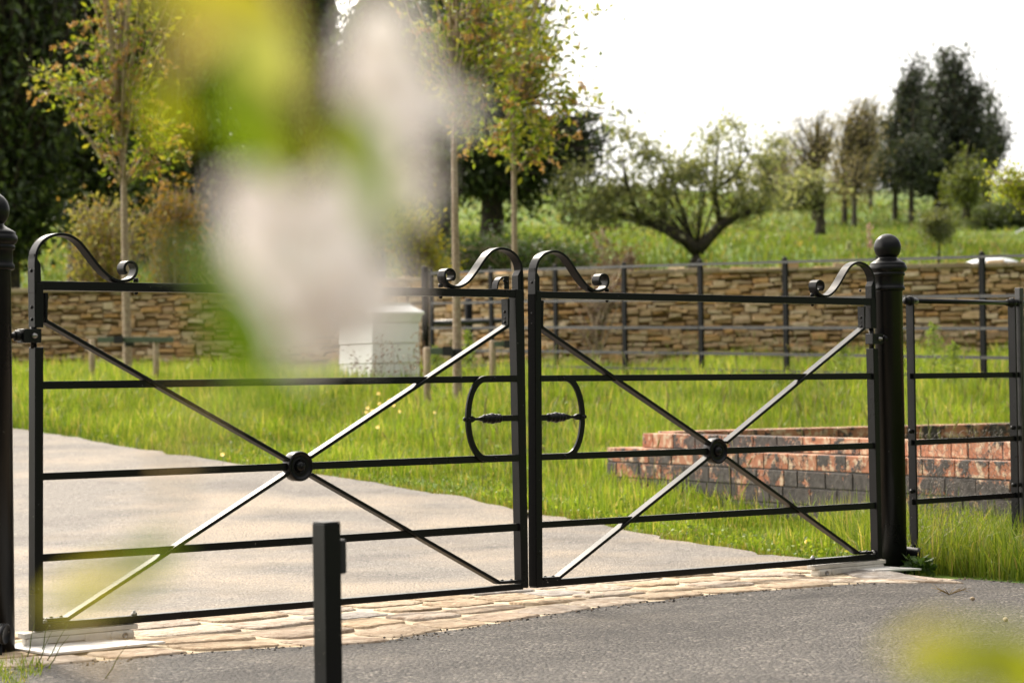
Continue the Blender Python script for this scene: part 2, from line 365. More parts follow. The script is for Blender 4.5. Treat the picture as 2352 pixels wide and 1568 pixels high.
def thing(name, loc, label, cat, group=None):
    o = bpy.data.objects.new(name, None); COL.objects.link(o); o.location = loc; o.empty_display_size = .1
    ORG[o.name] = Vector(loc); return tag(o, label, cat, group)
def struct(o): o['kind'] = 'structure'; return o

# ------------------------------------------------------------------ SETTING: ground
def grid_sheet(name, xs, ys, dz, m):
    X, Y = np.meshgrid(xs, ys); Z = terr(X, Y)+dz
    V = np.c_[X.ravel(), Y.ravel(), Z.ravel()]; nx, ny = len(xs), len(ys)
    i = (np.arange(ny-1)[:, None]*nx+np.arange(nx-1)[None, :]).ravel()
    F = np.c_[i, i+1, i+nx+1, i+nx]
    return struct(qmesh(name, V, F, np.ones((len(V), 3)), m, smooth=True))
xs = np.unique(np.r_[np.linspace(-500, -14, 30), np.linspace(-14, 14, 85), np.linspace(14, 500, 30)])
ys = np.unique(np.r_[-60, -20, np.linspace(0, 40, 121), np.linspace(40, 150, 80), np.linspace(150, 1200, 20)])
grid_sheet('ground', xs, ys, -.03, M['ground'])

ND = 260
def strip_sheet(name, A, B, nsub, dz, m):     # ruled sheet between two polylines, laid on the terrain
    A = np.array(A, float); B = np.array(B, float); k = len(A)
    def dens(Q):
        d = np.r_[0, np.cumsum(np.hypot(*np.diff(Q[:, :2], axis=0).T))]; s = np.linspace(0, d[-1], ND)
        return np.c_[np.interp(s, d, Q[:, 0]), np.interp(s, d, Q[:, 1])]
    a, b_ = dens(A), dens(B); t = np.linspace(0, 1, nsub)[None, :, None]
    W = a[:, None, :]*(1-t)+b_[:, None, :]*t; X, Y = W[..., 0], W[..., 1]
    V = np.c_[X.ravel(), Y.ravel(), (terr(X, Y)+dz).ravel()]
    i = (np.arange(ND-1)[:, None]*nsub+np.arange(nsub-1)[None, :]).ravel()
    return struct(qmesh(name, V, np.c_[i, i+1, i+nsub+1, i+nsub], np.ones((len(V), 3)), m, smooth=True))
edge_px = [(1990, 1302), (1870, 1286), (1750, 1272), (1560, 1243), (1380, 1205), (1240, 1183), (1170, 1167), (1000, 1132), (850, 1108), (700, 1087), (500, 1058), (300, 1027), (150, 1000), (40, 985)]
EDGE = [gnd(x, y) for x, y in edge_px]
jit = random.Random(3)
_e = []
for i in range(len(EDGE)-1):
    for k in range(6):
        q = EDGE[i].lerp(EDGE[i+1], k/6); q.x += jit.uniform(-.05, .05); q.y += jit.uniform(-.06, .06); _e.append((q.x, q.y))
_e += [(EDGE[-1].x, EDGE[-1].y), (EDGE[-1].x-4, EDGE[-1].y+1.5), (EDGE[-1].x-12, EDGE[-1].y+2.5)]
DRIVE_EDGE = _e
def gl(u, w_): p = G(u, 0, w_); return (p.x, p.y)
strip_sheet('driveway', DRIVE_EDGE, [gl(2.15, .2), gl(0, .2), gl(-2.1, .2), gl(-4, .2), (-12, 6.5)], 26, 0.0, M['drive'])
# dark forecourt in front of the setts
SETF = [gnd(*q) for q in [(-150, 1560), (100, 1540), (240, 1530), (400, 1515), (560, 1500), (850, 1488), (1000, 1462), (1200, 1430), (1400, 1402), (1600, 1377), (1800, 1360), (2000, 1345), (2220, 1336), (2420, 1352), (2700, 1375)]]
_fe = []; _fj = random.Random(6)
for a_, b_ in zip(SETF[:-1], SETF[1:]):
    nn_ = max(2, int((b_-a_).length/.035))
    for k_ in range(nn_):
        q = a_.lerp(b_, k_/nn_); o_ = .012+_fj.uniform(-.014, .016)+.012*math.sin(q.x*9); _fe.append((q.x+GW.x*o_, q.y+GW.y*o_))
strip_sheet('forecourt', _fe, [(-4+8.5*i/13, -1.0) for i in range(14)], 20, .011, M['forecourt'])

# stone setts across the gateway
def setts():
    base = MB(); mb = MB(); rr = random.Random(11)
    u0, u1 = -3.2, (SETF[12]-GO).dot(GU)-.03
    nseg = 40; top = []; bot = []
    fr = [((p-GO).dot(GU), (p-GO).dot(GW)) for p in SETF]; fr.sort()
    def front(u): return float(np.interp(u, [a for a, _ in fr], [b_ for _, b_ in fr]))
    def back(u): return .60 + .04*math.sin(u*1.7)
    for i in range(nseg):
        a, b_ = u0+(u1-u0)*i/nseg, u0+(u1-u0)*(i+1)/nseg
        vs = []
        for k in range(9):
            for uu in (a, b_):
                w_ = front(uu)+.005+(back(uu)-front(uu))*k/8; vs.append(G(uu, .0095, w_))
        base.add(vs, [(2*k, 2*k+1, 2*k+3, 2*k+2) for k in range(8)])
    struct(obj('sett_bedding', base, M['mortar']))
    pal = [(.46, .37, .27), (.42, .34, .26), (.49, .39, .28), (.40, .34, .28), (.33, .31, .29), (.45, .35, .24), (.44, .38, .31)]
    tr = [0, .25, .49, .74, 1.0]
    for row in range(4):
        u = u0+rr.uniform(0, .2)
        while u < u1:
            L_ = rr.uniform(.24, .40); uc = u+L_/2
            wid = back(uc)-front(uc); wob = lambda k: .018*math.sin(u*2.3+k*2.1)*(0 < k < 4)
            wa = front(uc)+wid*tr[row]+wob(row); hgt = front(uc)+wid*tr[row+1]+wob(row+1)-wa+rr.uniform(-.03, .03)*(row in (0, 3))*.3
            if True:
                c = rr.choice(pal); k = rr.uniform(.8, 1.12); c = tuple(x*k for x in c)
                nn = 26; a0, b0 = L_/2-.012, hgt/2-.010; ring = []
                for j in range(nn):
                    an = 2*math.pi*j/nn; ca, sa = math.cos(an), math.sin(an)
                    e = 6; r_ = (abs(ca)**e+abs(sa)**e)**(-1/e)
                    ring.append((ca*a0*r_*rr.uniform(.90, 1.0), sa*b0*r_*rr.uniform(.88, 1.0)))
                shr = (front(uc+.1)-front(uc-.1))/.2*(1-(tr[row]+tr[row+1])/2)
                h = rr.uniform(.0135, .0185); tx, ty = rr.uniform(-.02, .02), rr.uniform(-.025, .025)
                vs = []
                for sc, hz in ((1, .003), (.985, h*.86), (.94, h), (.5, h+.0005)):
                    for (x, y) in ring: vs.append(G(uc+x*sc, hz+(x*tx+y*ty)*(hz > .007)+rr.uniform(-.0014, .0014), wa+hgt/2+y*sc+shr*x*sc))
                vs.append(G(uc, h+.003, wa+hgt/2)); fs = []
                for q in range(3):
                    for j in range(nn): fs.append((q*nn+j, q*nn+(j+1) % nn, (q+1)*nn+(j+1) % nn, (q+1)*nn+j))
                for j in range(nn): fs.append((3*nn+j, 3*nn+(j+1) % nn, 4*nn))
                mb.add(vs, fs, c, True)
            u += L_
    struct(obj('stone_paving', mb, M['sett']))
setts()

mb = MB(); cr_ = random.Random(31)
for i in range(600):
    k_ = cr_.randrange(len(_fe)-1); q = Vector((*_fe[k_], 0))+GW*cr_.gauss(-.02, .035)+GU*cr_.uniform(-.03, .03); r_ = cr_.uniform(.002, .005)
    vs = [(q.x+r_*cr_.uniform(.6, 1.1)*math.cos(a_), q.y+r_*cr_.uniform(.6, 1.1)*math.sin(a_), .010+z_*r_) for z_ in (0, .9) for a_ in (0, 1.25, 2.5, 3.8, 5.0)]+[(q.x, q.y, .010+1.3*r_)]
    g_ = cr_.uniform(.6, 1.5); mb.add(vs, [(j, (j+1) % 5, 5+(j+1) % 5, 5+j) for j in range(5)]+[(5+j, 5+(j+1) % 5, 10) for j in range(5)], (.06*g_, .055*g_, .05*g_) if cr_.random() < .7 else (.3, .24, .17))
tag(obj('asphalt_grit', mb, M['sett']), 'loose dark grit along the edge between asphalt and paving', None, kind='stuff')

# ------------------------------------------------------------------ GATE LEAVES
SD = .043                              # stile depth
def scroll_pts(outer, zbase, s, k=1.0):
    # s = +1: starts on the outer edge and runs towards +u
    raw = [(72.5, 672), (72.5, 610), (74.5, 585), (79, 570), (88, 556), (102, 545), (120, 539), (138, 538), (156, 543), (174, 555), (192, 576), (210, 600), (228, 621), (246, 636.5), (262, 644), (277, 645), (292, 641), (302, 632), (306, 619), (303, 607), (294, 601.5), (284, 603), (278, 611), (278, 621), (283, 628)]
    g = [gp(x, y) for x, y in raw]; u0 = gp(68.5, 650)[0]; z0 = gp(100, 646)[1]
    pts = [(outer+s*(u-u0)*k, zbase+(z-z0)*k) for u, z in g]
    # smooth with Catmull-Rom
    o = []
    for i in range(len(pts)-1):
        p0, p1, p2, p3 = pts[max(i-1, 0)], pts[i], pts[i+1], pts[min(i+2, len(pts)-1)]
        for j in range(4):
            t = j/4
            o.append(tuple(.5*((2*p1[a])+(-p0[a]+p2[a])*t+(2*p0[a]-5*p1[a]+4*p2[a]-p3[a])*t*t+(-p0[a]+3*p1[a]-3*p2[a]+p3[a])*t**3) for a in (0, 1)))
    return o+[pts[-1]]
def rivet(mb, u, z, w, d=(0, 0, 0), r=.0055, ax=None):
    ax = ax or -GW
    mb.lathe([(r, 0), (r*.95, r*.35), (r*.6, r*.75), (.0004, r*.9)], G(u, z, w), ax, 10)

def gate_leaf(name, label, L_):
    root = thing('gate', G(L_['u'], 0), label, 'gate', 'leaves of the double driveway gate')
    ul, ur = L_['stL'], L_['stR']
    def stile(px4, upper=None):        # corner pixels on the front face: (left,top) (right,top) (right,bottom) (left,bottom)
        q = [gp(*p) for p in px4]; mb = MB(); mb.gquad([q[3], q[2], q[1], q[0]], 0, SD); return mb, q
    for side in ('L', 'R'):
        for k, px4 in enumerate(L_['stile'+side]):
            mb, q = stile(px4); obj('stile', mb, M['paint'], root, .002)
    # rails
    R_ = []
    for (x0, t0, b0, x1, t1, b1, w0, w1) in L_['rails']:
        a, a2, c, c2 = gp(x0, t0), gp(x0, b0), gp(x1, t1), gp(x1, b1)
        mb = MB(); mb.gquad([a2, c2, c, a], w0, w1); obj('rail', mb, M['paint'], root, .0015); R_.append((a, a2, c, c2))
    # diagonal braces: each arm is bent flat at its end
    for path in L_['braces']:
        pts = [gp(*p) for p in path]; mb = MB(); mb.gstrip(pts, .0125, .001, .039)
        br = obj('brace', mb, M['paint'], root, .0015)
        if len(path) == 3:
            (ua, za), (ub, zb) = (pts[0], pts[1]) if abs(pts[0][0]-pts[1][0]) < .15 else (pts[1], pts[2])
            for f in (.25, .75):
                mb = MB(); rivet(mb, ua+(ub-ua)*f, za+(zb-za)*f+.005, .018, ax=(Vector((0, 0, 1)) if abs(ub-ua) > abs(zb-za) else -GU), r=.007)
                obj('rivet', mb, M['paint'], br)
    # boss
    bu, bz = gp(*L_['boss'], -.006); mb = MB(); r = .0535
    mb.lathe([(r*.93, 0), (r, .003), (r, .040), (r*.97, .0445), (r*.90, .0455), (r*.86, .043), (r*.83, .037), (r*.55, .0345), (r*.52, .036), (r*.48, .0365), (r*.44, .034)], G(bu, bz, .0395), -GW, 48)
    bo = obj('boss', mb, M['paint'], root)
    mb = MB(); mb.lathe([(r*.40, .030), (r*.40, .034), (r*.33, .045), (r*.22, .051), (.0004, .053)], G(bu, bz, .0395), -GW, 24)
    obj('boss_stud', mb, M['paint'], bo)
    # scrolls
    for outer, zb, s in L_['scrolls']:
        mb = MB(); p = scroll_pts(outer, zb, s); mb.gstrip(p, .0095, 0.0, SD)
        sc = obj('scroll', mb, M['paint'], root, .001)
        mb = MB(); ub = outer+s*.405
        mb.lathe([(.009, 0), (.009, .010), (.0065, .014), (.0004, .015)], G(ub, zb+.004, .02), (0, 0, 1), 10)
        obj('bolt', mb, M['paint'], sc)
        mb = MB(); mb.lathe([(.007, 0), (.007, .006), (.0004, .009)], G(ub, zb-.030, .02), (0, 0, -1), 10); obj('nut', mb, M['paint'], sc)
        # shoulder plate
        mb = MB(); d = s*.0285
        mb.gquad([(outer+s*.004, zb-.005), (outer+d, zb-.005), (outer+d, zb+.055), (outer+s*.004, zb+.092)], .003, SD-.003) if s > 0 else mb.gquad([(outer+d, zb-.005), (outer+s*.004, zb-.005), (outer+s*.004, zb+.092), (outer+d, zb+.055)], .003, SD-.003)
        obj('shoulder_plate', mb, M['paint'], root, .0015)
    # rivets on the side of each stile
    for (u, zt) in L_['rivets']:
        for dz in (.035, -.085, -.125):
            mb = MB(); rivet(mb, u, zt+dz, .020, ax=-GU, r=.0062); obj('rivet', mb, M['paint'], root)
    # latch loop: flat bar in front of rails 2 and 3, bent to a D
    s = L_['loopdir']; u0 = L_['loopu']; z2, z3 = L_['loopz']
    h = (z2-z3)/2; zc = (z2+z3)/2; wl = L_['loopw']; pts = [(u0, z2), (u0+s*(wl-h*.62), z2)]
    for i in range(1, 24):
        a_ = math.pi/2-math.pi*i/24
        pts.append((u0+s*(wl-h*.62+h*.62*math.cos(a_)**.9 if math.cos(a_) > 0 else wl-h*.62), zc+h*math.sin(a_)))
    pts += [(u0+s*(wl-h*.62), z3), (u0, z3)]
    mb = MB(); mb.gstrip(pts, .024, -.002, .008); lo = obj('latch_loop', mb, M['paint'], root, .001)
    for uu, zz in ((u0+s*.12, z2), (u0+s*.12, z3), (u0+s*wl, zc)):
        mb = MB(); rivet(mb, uu, zz, -.002, r=.007); obj('rivet', mb, M['paint'], lo)
    mb = MB(); mb.lathe([(.008, 0), (.008, .006), (.004, .009)], G(u0+s*(wl+.012), zc, .004), GU*s, 10); obj('rivet', mb, M['paint'], lo)
    # spindle: square bar, waist and a turned collar
    mb = MB(); L2 = wl-.004; hw = .0115
    us = [0, .075, .075, L2-.085, L2-.070, L2-.055, L2-.035, L2-.02, L2]
    hh = [hw, hw, hw, hw, hw*.8, hw*.45, hw*.45, hw*1.05, hw*1.05]
    vs = []
    for a_, hq in zip(us, hh):
        for (dz, dw) in ((-1, -1), (1, -1), (1, 1), (-1, 1)): vs.append(G(u0+s*a_, zc+dz*hq, .010+dw*min(hq, .008)))
    fs = [(0, 1, 2, 3), tuple(4*(len(us)-1)+j for j in (3, 2, 1, 0))]
    for i in range(len(us)-1):
        for j in range(4): fs.append((4*i+j, 4*i+4+j, 4*i+4+(j+1) % 4, 4*i+(j+1) % 4))
    mb.add(vs, fs); sp = obj('spindle', mb, M['paint'], root, .001)
    mb = MB(); c0 = L_['collar']
    mb.lathe([(.012, -.045), (.0165, -.040), (.0165, -.034), (.013, -.030), (.017, -.024), (.0185, -.017), (.016, -.012), (.020, -.006), (.0215, 0), (.020, .006), (.016, .012), (.0185, .017), (.017, .024), (.013, .030), (.0165, .034), (.0165, .040), (.012, .045)], G(u0+s*c0, zc, .010), GU, 20)
    obj('collar', mb, M['paint'], sp)
    return root
uL = lambda x, y=900: gp(x, y)[0]
railz = .012, .026
LEFT = dict(u=gp(90, 1000)[0], stL=0, stR=0,
  stileL=[[(79.5, 650), (100.5, 650), (100.2, 752), (80.5, 752)], [(81, 797), (100.2, 797), (99.5, 1450), (80.5, 1450)]],
  stileR=[[(1184, 664), (1203.5, 666), (1214.5, 1349), (1198.5, 1350)]],
  rails=[(95, 645, 666, 1190, 665, 682.6, .002, .038), (95, 875.4, 893.6, 1196, 861.9, 876.6, .010, .022), (95, 1086, 1103, 1200, 1042, 1058.6, .010, .022), (95, 1272.4, 1290.2, 1200, 1201, 1218.5, .010, .022), (99, 1430.5, 1449, 1203, 1340.5, 1353, .002, .038)],
  braces=[[(108, 672), (108, 737), (668, 1057)], [(1169, 686), (1169, 748), (716, 1050)], [(718, 1089), (1150, 1337.5), (1192, 1335)], [(112, 1424), (158, 1420.5), (668, 1085)]],
  boss=(692.5, 1070.5), scrolls=[], rivets=[], loopdir=-1)
LEFT['scrolls'] = [(gp(79.5, 650)[0]-.002, gp(100, 646)[1], 1), (gp(1203, 668)[0]+.003, gp(1170, 665)[1], -1)]
LEFT['rivets'] = [(gp(79.5, 650)[0], gp(100, 646)[1]), (gp(1168, 665)[0]-.004, gp(1168, 665)[1])]
LEFT['loopu'] = gp(1190, 960)[0]; LEFT['loopz'] = (gp(1160, 869)[1], gp(1160, 1051.5)[1]); LEFT['loopw'] = LEFT['loopu']-gp(1076, 960)[0]; LEFT['collar'] = LEFT['loopu']-gp(1134, 960)[0]
RIGHT = dict(u=gp(1240, 1000)[0], stL=0, stR=0,
  stileL=[[(1230, 668), (1243.5, 668), (1247, 1348), (1232.5, 1350)]],
  stileR=[[(2000.5, 684), (2013, 685), (2014, 754), (2002, 754)], [(2006, 800), (2017.5, 800), (2027, 1283), (2017.3, 1284)]],
  rails=[(1238, 668.8, 684.4, 2006, 684.8, 700.6, .002, .038), (1238, 861.5, 876, 2010, 856.5, 870.8, .010, .022), (1240, 1041.8, 1057.2, 2012, 1015.8, 1030.3, .010, .022), (1240, 1198.2, 1213, 2016, 1152.8, 1168, .010, .022), (1242, 1333, 1349, 2022, 1271.5, 1284.5, .002, .038)],
  braces=[[(1247, 690), (1247, 752), (1635, 1018)], [(1987, 704), (1987, 754), (1672, 1016)], [(1671, 1050), (1975, 1270), (2006, 1268)], [(1250, 1329), (1287, 1326.5), (1634, 1048)]],
  boss=(1652, 1035.5), loopdir=1)
RIGHT['scrolls'] = [(gp(1230, 668)[0]-.003, gp(1250, 669)[1], 1), (gp(2012.5, 690)[0]+.002, gp(1990, 685)[1], -1)]
RIGHT['rivets'] = [(gp(1230, 668)[0], gp(1250, 669)[1]), (gp(1986, 690)[0]-.004, gp(1986, 685)[1])]
RIGHT['loopu'] = gp(1243, 960)[0]; RIGHT['loopz'] = (gp(1270, 868.5)[1], gp(1270, 1048.5)[1]); RIGHT['loopw'] = gp(1338.5, 960)[0]-RIGHT['loopu']; RIGHT['collar'] = gp(1281, 960)[0]-RIGHT['loopu']
gateL = gate_leaf('gate', 'nearer black iron gate leaf, its upper half partly behind the blurred blossom', LEFT)
gateR = gate_leaf('gate', 'farther black iron gate leaf in front of the peeling brick walls', RIGHT)
# gate catch hook on top of the near leaf's meeting stile
mb = MB(); cu, cz = gp(1160, 664)
pts = [(cu+.012*math.cos(a_)-.008, cz+.004+.048*math.sin(a_)*.7) for a_ in np.linspace(0, math.pi, 12)]
mb.gstrip([(cu-.034+.034*(1-math.cos(a_)), cz+.046*math.sin(a_)) for a_ in np.linspace(0, math.pi/2, 10)]+[(cu+.012, cz+.046)], .006, .004, .036)
mb.gquad([(cu-.002, cz), (cu+.020, cz), (cu+.020, cz+.050), (cu-.002, cz+.050)], -.002, .004)
rivet(mb, cu+.009, cz+.028, -.002, r=.0065)
obj('catch', mb, M['paint'], gateL, .001)
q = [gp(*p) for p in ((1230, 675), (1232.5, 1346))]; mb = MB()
mb.gquad([(q[1][0]-.003, q[1][1]), (q[1][0]-.0003, q[1][1]), (q[0][0]-.0003, q[0][1]), (q[0][0]-.003, q[0][1])], .001, SD-.001); obj('shade_strip', mb, M['strip_shade'], gateR)  # added dark strip, stands in for shade on this stile's left side
# hinges: pin, knuckle block, threaded eye to the post
def hinge(root, xa, xb, y0, y1, pin_x, pin_y0, pin_y1):
    mb = MB(); q = [gp(xa, y1, .0), gp(xb, y1, .0), gp(xb, y0, .0), gp(xa, y0, .0)]
    mb.gquad(q, -.002, .042); h = obj('hinge', mb, M['paint_worn'], root, .002)
    mb = MB(); u, za = gp(pin_x, pin_y0); _, zb = gp(pin_x, pin_y1)
    mb.tube([G(u, za, .02), G(u, zb, .02)], .011, 12); obj('hinge_pin', mb, M['paint'], h)
    mb = MB(); uc, zc = gp((xa+xb)/2+3, (y0+y1)/2)
    mb.lathe([(.010, 0), (.010, .006), (.006, .007), (.006, .016), (.0004, .017)], G(uc, zc, -.002), -GW, 6)
    obj('hinge_bolt', mb, M['bolt'], h); return h, q
hL, q = hinge(gateL, 54, 95, 755, 787, 84, 750, 800)
mb = MB(); zc = (q[0][1]+q[2][1])/2
mb.tube([G(q[0][0]-.045, zc, .02), G(q[0][0]+.004, zc, .02)], .010, 10)
mb.lathe([(.017, 0), (.019, .004), (.019, .014), (.017, .018)], G(q[0][0]-.022, zc, .02), GU, 6)
obj('hinge_eye', mb, M['paint_worn'], hL)
hR, q = hinge(gateR, 2004, 2028, 766, 790, 2009, 752, 804)
mb = MB(); zc = (q[0][1]+q[2][1])/2
mb.tube([G(q[1][0]-.004, zc, .02), G(q[1][0]+.03, zc, .02)], .010, 10)
mb.lathe([(.017, 0), (.019, .004), (.019, .012), (.017, .016)], G(q[1][0]+.004, zc, .0), GU, 6)
obj('hinge_eye', mb, M['paint_worn'], hR)

# ------------------------------------------------------------------ GATE POSTS
def gate_post(px, label, base_extra):
    u, _ = gp(*px); c = G(u, 0, .02)
    root = thing('gate_post', (c.x, c.y, 0), label, 'gate post', 'round gate posts with ball finials')
    k = .0004728; zb = 1.4466
    mb = MB(); z0 = lambda yz: zb+(228-yz)*k
    mb.lathe([(.063, -.05), (.063, z0(640)-.004), (.0655, z0(640))], c, seg=40); obj('shaft', mb, M['paint'], root)
    mb = MB()
    prof = [(.066, 640), (.074, 634), (.0755, 622), (.0745, 608), (.070, 596), (.0695, 585), (.0700, 505), (.0725, 500), (.0765, 494), (.0765, 474), (.074, 469), (.0755, 462), (.082, 452), (.0855, 436), (.0855, 420), (.083, 405), (.0785, 392), (.0795, 384), (.078, 378), (.066, 362), (.054, 348), (.0455, 336), (.042, 328), (.042, 320)]
    mb.lathe([(r, z0(y)) for r, y in prof], c, seg=40); obj('moulded_cap', mb, M['paint'], root)
    mb = MB(); mb.ball((c.x, c.y, zb), .0606, seg=40, rings=24); obj('ball_finial', mb, M['paint'], root)
    return root, u
pL, uPL = gate_post((-10, 900), 'black round gate post cut by the left edge, holding the nearer gate leaf', 0)
pR, uPR = gate_post((2052, 900), 'black round gate post with ball top between the gate and the railing', 0)
# low swivel lamp at the foot of each post
def post_lamp(u, w_, z, label):
    c = G(u, z, w_); root = thing('ground_spotlight', (c.x, c.y, 0), label, 'spotlight')
    ax = (-GW*.75+GU*.55+Vector((0, 0, -.1))).normalized()
    mb = MB(); mb.lathe([(.026, -.06), (.031, -.055), (.031, .010), (.033, .012), (.033, .022), (.030, .024), (.029, .018)], c, ax, 24); obj('lamp_body', mb, M['paint_worn'], root)
    mb = MB(); mb.tube([c+Vector((0, 0, -.01)), Vector((c.x, c.y, -.05))+Vector((0, 0, 0))], .007, 8); mb.tube([c-ax*.03, c-ax*.03+Vector((0, 0, -.03)), Vector((c.x, c.y, .0))], .009, 8); obj('stalk', mb, M['paint'], root)
    return root
post_lamp(gp(2096, 1274)[0]-.01, -.02, gp(2096, 1272)[1], 'small black spotlight on a stalk in grass at the foot of the post')

post_lamp(gp(20, 1440)[0]-.075, -.075, gp(20, 1446)[1], 'black spotlight at the foot of the post cut by the left edge')

# ------------------------------------------------------------------ GATE OPENERS and ground plates
def opener(leaf, s, label, plabel):
    # s=+1: arm runs from the hinge end towards +u ; (u0,u1) arm extent, z top
    if s > 0: u0 = gp(58, 1450)[0]; u1 = gp(326, 1450)[0]; zt = .092
    else: u0 = gp(2036, 1300)[0]; u1 = gp(1868, 1300)[0]; zt = .088
    zt = min(gp(100, 1449)[1], gp(2015, 1285)[1]) if False else (gp(100, 1450)[1] if s > 0 else gp(2015, 1285.5)[1])-.002
    f = lambda t: u0+(u1-u0)*t
    o = G((u0+u1)/2, 0); root = thing('gate_opener', (o.x, o.y, 0), label, 'gate opener', 'automatic gate opener arms')
    def q(a, b_, z0, z1, w0, w1, mb):
        lo, hi = sorted((f(a), f(b_))); mb.gquad([(lo, z0), (hi, z0), (hi, z1), (lo, z1)], w0, w1)
    mb = MB(); q(0, .97, zt-.016, zt, .002, .050, mb); obj('top_channel', mb, M['alloy'], root, .002)
    mb = MB(); q(.03, .52, zt-.038, zt-.0175, .000, .048, mb); q(.50, .70, zt-.043, zt-.0175, -.004, .05, mb); obj('arm', mb, M['alloy'], root, .004)
    mb = MB(); q(.68, .93, zt-.050, zt-.0175, -.008, .052, mb)
    hd = obj('arm_head', mb, M['alloy'], root, .010)
    mb = MB(); cc = G(f(.84), zt-.033, -.008); mb.lathe([(.011, 0), (.011, .003), (.008, .0035), (.007, .001)], cc, -GW, 16); obj('head_bolt', mb, M['bolt'], hd)
    mb = MB(); mb.lathe([(.016, 0), (.016, .004), (.013, .006)], G(f(.745), zt-.032, -.008), -GW, 20); obj('head_cap', mb, M['alloy'], hd)
    mb = MB(); mb.lathe([(.030, .012), (.030, zt-.045), (.034, zt-.040), (.034, zt-.017)], G(f(.10), 0, .025), (0, 0, 1), 20); q(.03, .19, .010, zt-.030, -.002, .05, mb)
    obj('pivot_column', mb, M['alloy'], root, .006)
    # two hexagon bolts through the bottom rail
    for t in (.13, .20, .96):
        mb = MB(); mb.lathe([(.011, 0), (.011, .009), (.006, .010), (.006, .016), (.0004, .017)], G(f(t), zt+.028, .02), (0, 0, 1), 6); obj('fixing_bolt', mb, M['bolt'], root)
    pl = MB(); a, b_ = sorted((f(-.10), f(.62))) ; zz = .026
    if s > 0: qq = [(a, -.24), (b_+.12, -.22), (b_-.02, .10), (a, .10)]
    else:
        b_ = gp(2052, 1300)[0]-.05; qq = [(a+.10, -.10), (b_, -.20), (b_, .10), (a+.1, .10)]
    bot = [G(u, zz-.008, w_) for u, w_ in qq]; topp = [G(u, zz, w_) for u, w_ in qq]
    pl.hexa(bot+topp); po = obj('cover_plate', pl, M['plate'], None, .001)
    tag(po, plabel, 'cover plate', 'metal cover plates set in the stone paving')
opener(gateL, 1, 'cream gate opener arm under the nearer leaf beside the long grass blades', 'steel cover plate under the nearer gate leaf at the bottom left')
opener(gateR, -1, 'cream gate opener arm under the farther leaf at the ball topped post', 'steel cover plate beside the foot of the fully visible gate post')

# ------------------------------------------------------------------ BOLLARD in front of the gate
Yb = 5.93; c = P(745, 1203, Yb); zt = c.z; sq = .05
cx = c + GU*sq/2 + GW*sq/2
root = thing('photocell_post', (cx.x, cx.y, 0), 'short square black post standing alone on the asphalt in front of the gate', 'post')
mb = MB(); mb.box((cx.x, cx.y, (zt-.1)/2), sq, sq, zt+.1, GU, GW); obj('post', mb, M['paint_worn'], root, .0015)
mb = MB(); mb.box((cx.x, cx.y, zt+.0025), sq*.96, sq*.96, .004, GU, GW); obj('end_cap', mb, M['rubber'], root, .001)
a = P(795, 1237, Yb+.05); b_ = P(795, 1317, Yb+.05)
mb = MB(); sc = cx + GU*(sq/2+.0105); mb.box((sc.x, sc.y, (a.z+b_.z)/2), .021, .046, a.z-b_.z, GU, GW); obj('sensor_box', mb, M['rubber'], root, .006)

# ------------------------------------------------------------------ RAILING right of the post
def railing(us, label, group, ys_at, hi=False):
    u0, u1 = us; o = G((u0+u1)/2, 0); root = thing('railing', (o.x, o.y, 0), label, 'railing', group)
    zt = gp(2200, 692.5)[1]
    for u in (u0, u1):
        mb = MB(); mb.gquad([(u-.005, -.1), (u+.005, -.1), (u+.005, zt+.010), (u-.005, zt+.010)], 0, .042)
        po = obj('upright', mb, M['paint'], root, .001)
        mb = MB(); mb.lathe([(.021, -.005), (.023, 0), (.023, .010), (.021, .015)], G(u-.005, zt, .021), GU, 20)
        mb.lathe([(.016, -.035), (.016, .045)], G(u, zt, .021), GU, 16); obj('knuckle', mb, M['paint'], po)
        for z in (.1, .35, .62):
            mb = MB(); mb.lathe([(.010, 0), (.010, .010), (.006, .016), (.0004, .017)], G(u-.005, z, .021), -GU, 10); obj('rail_bolt', mb, M['paint_worn'], po)
    mb = MB(); mb.tube([G(u0, zt, .021), G(u1, zt, .021)], .0112, 14); obj('top_rail', mb, M['paint'], root)
    for (ya, yb_) in ys_at:
        z = gp(2200, ya)[1]; mb = MB(); mb.gquad([(u0-.02, z-.0125), (u1+.02, z-.0125), (u1+.02, z+.0125), (u0-.02, z+.0125)], .012, .022)
        obj('rail', mb, M['paint'], root, .001)
    return root, zt
uA = gp(2102, 900)[0]; uB = gp(2336, 900)[0]
rl, zt = railing((uA, uB), 'black estate railing bay fixed beside the ball topped gate post', 'bays of black estate railing', [(862, 0), (1012, 0), (1146, 0)])
# chicken wire tied to the bay
mb = MB(); cw, ch = .030, .026
zlo, zhi = .02, gp(2200, 985)[1]; wr = random.Random(5)
nx_, nz_ = int((uB-uA)/cw), int((zhi-zlo)/(ch*.75))
jj = {}
def wj(i, k, w0):
    if (i, k) not in jj: jj[(i, k)] = (wr.uniform(-.006, .006), wr.uniform(-.006, .006), wr.uniform(-.01, .01))
    return jj[(i, k)]
def hexpt(i, k, part):
    u = uA+i*cw+(cw/2 if k % 2 else 0); z = zlo+k*ch
    d = wj(i, k+100*part, 0); return G(u+d[0], z+(ch*.33 if part else -ch*.33)+d[1], .05+d[2]*1.5+.012*math.sin(u*9+z*7))
for k in range(int((zhi-zlo)/ch)):
    for i in range(nx_):
        a = hexpt(i, k, 0); b_ = hexpt(i, k, 1); mb.tube([a, b_], .0009, 3)
        c1 = hexpt(i, k+1, 0); c2 = hexpt(i+1 if k % 2 else i-1, k+1, 0)
        mb.tube([b_, c1], .0007, 3); mb.tube([b_, c2], .0007, 3)
obj('wire_netting', mb, M['wire'], rl)
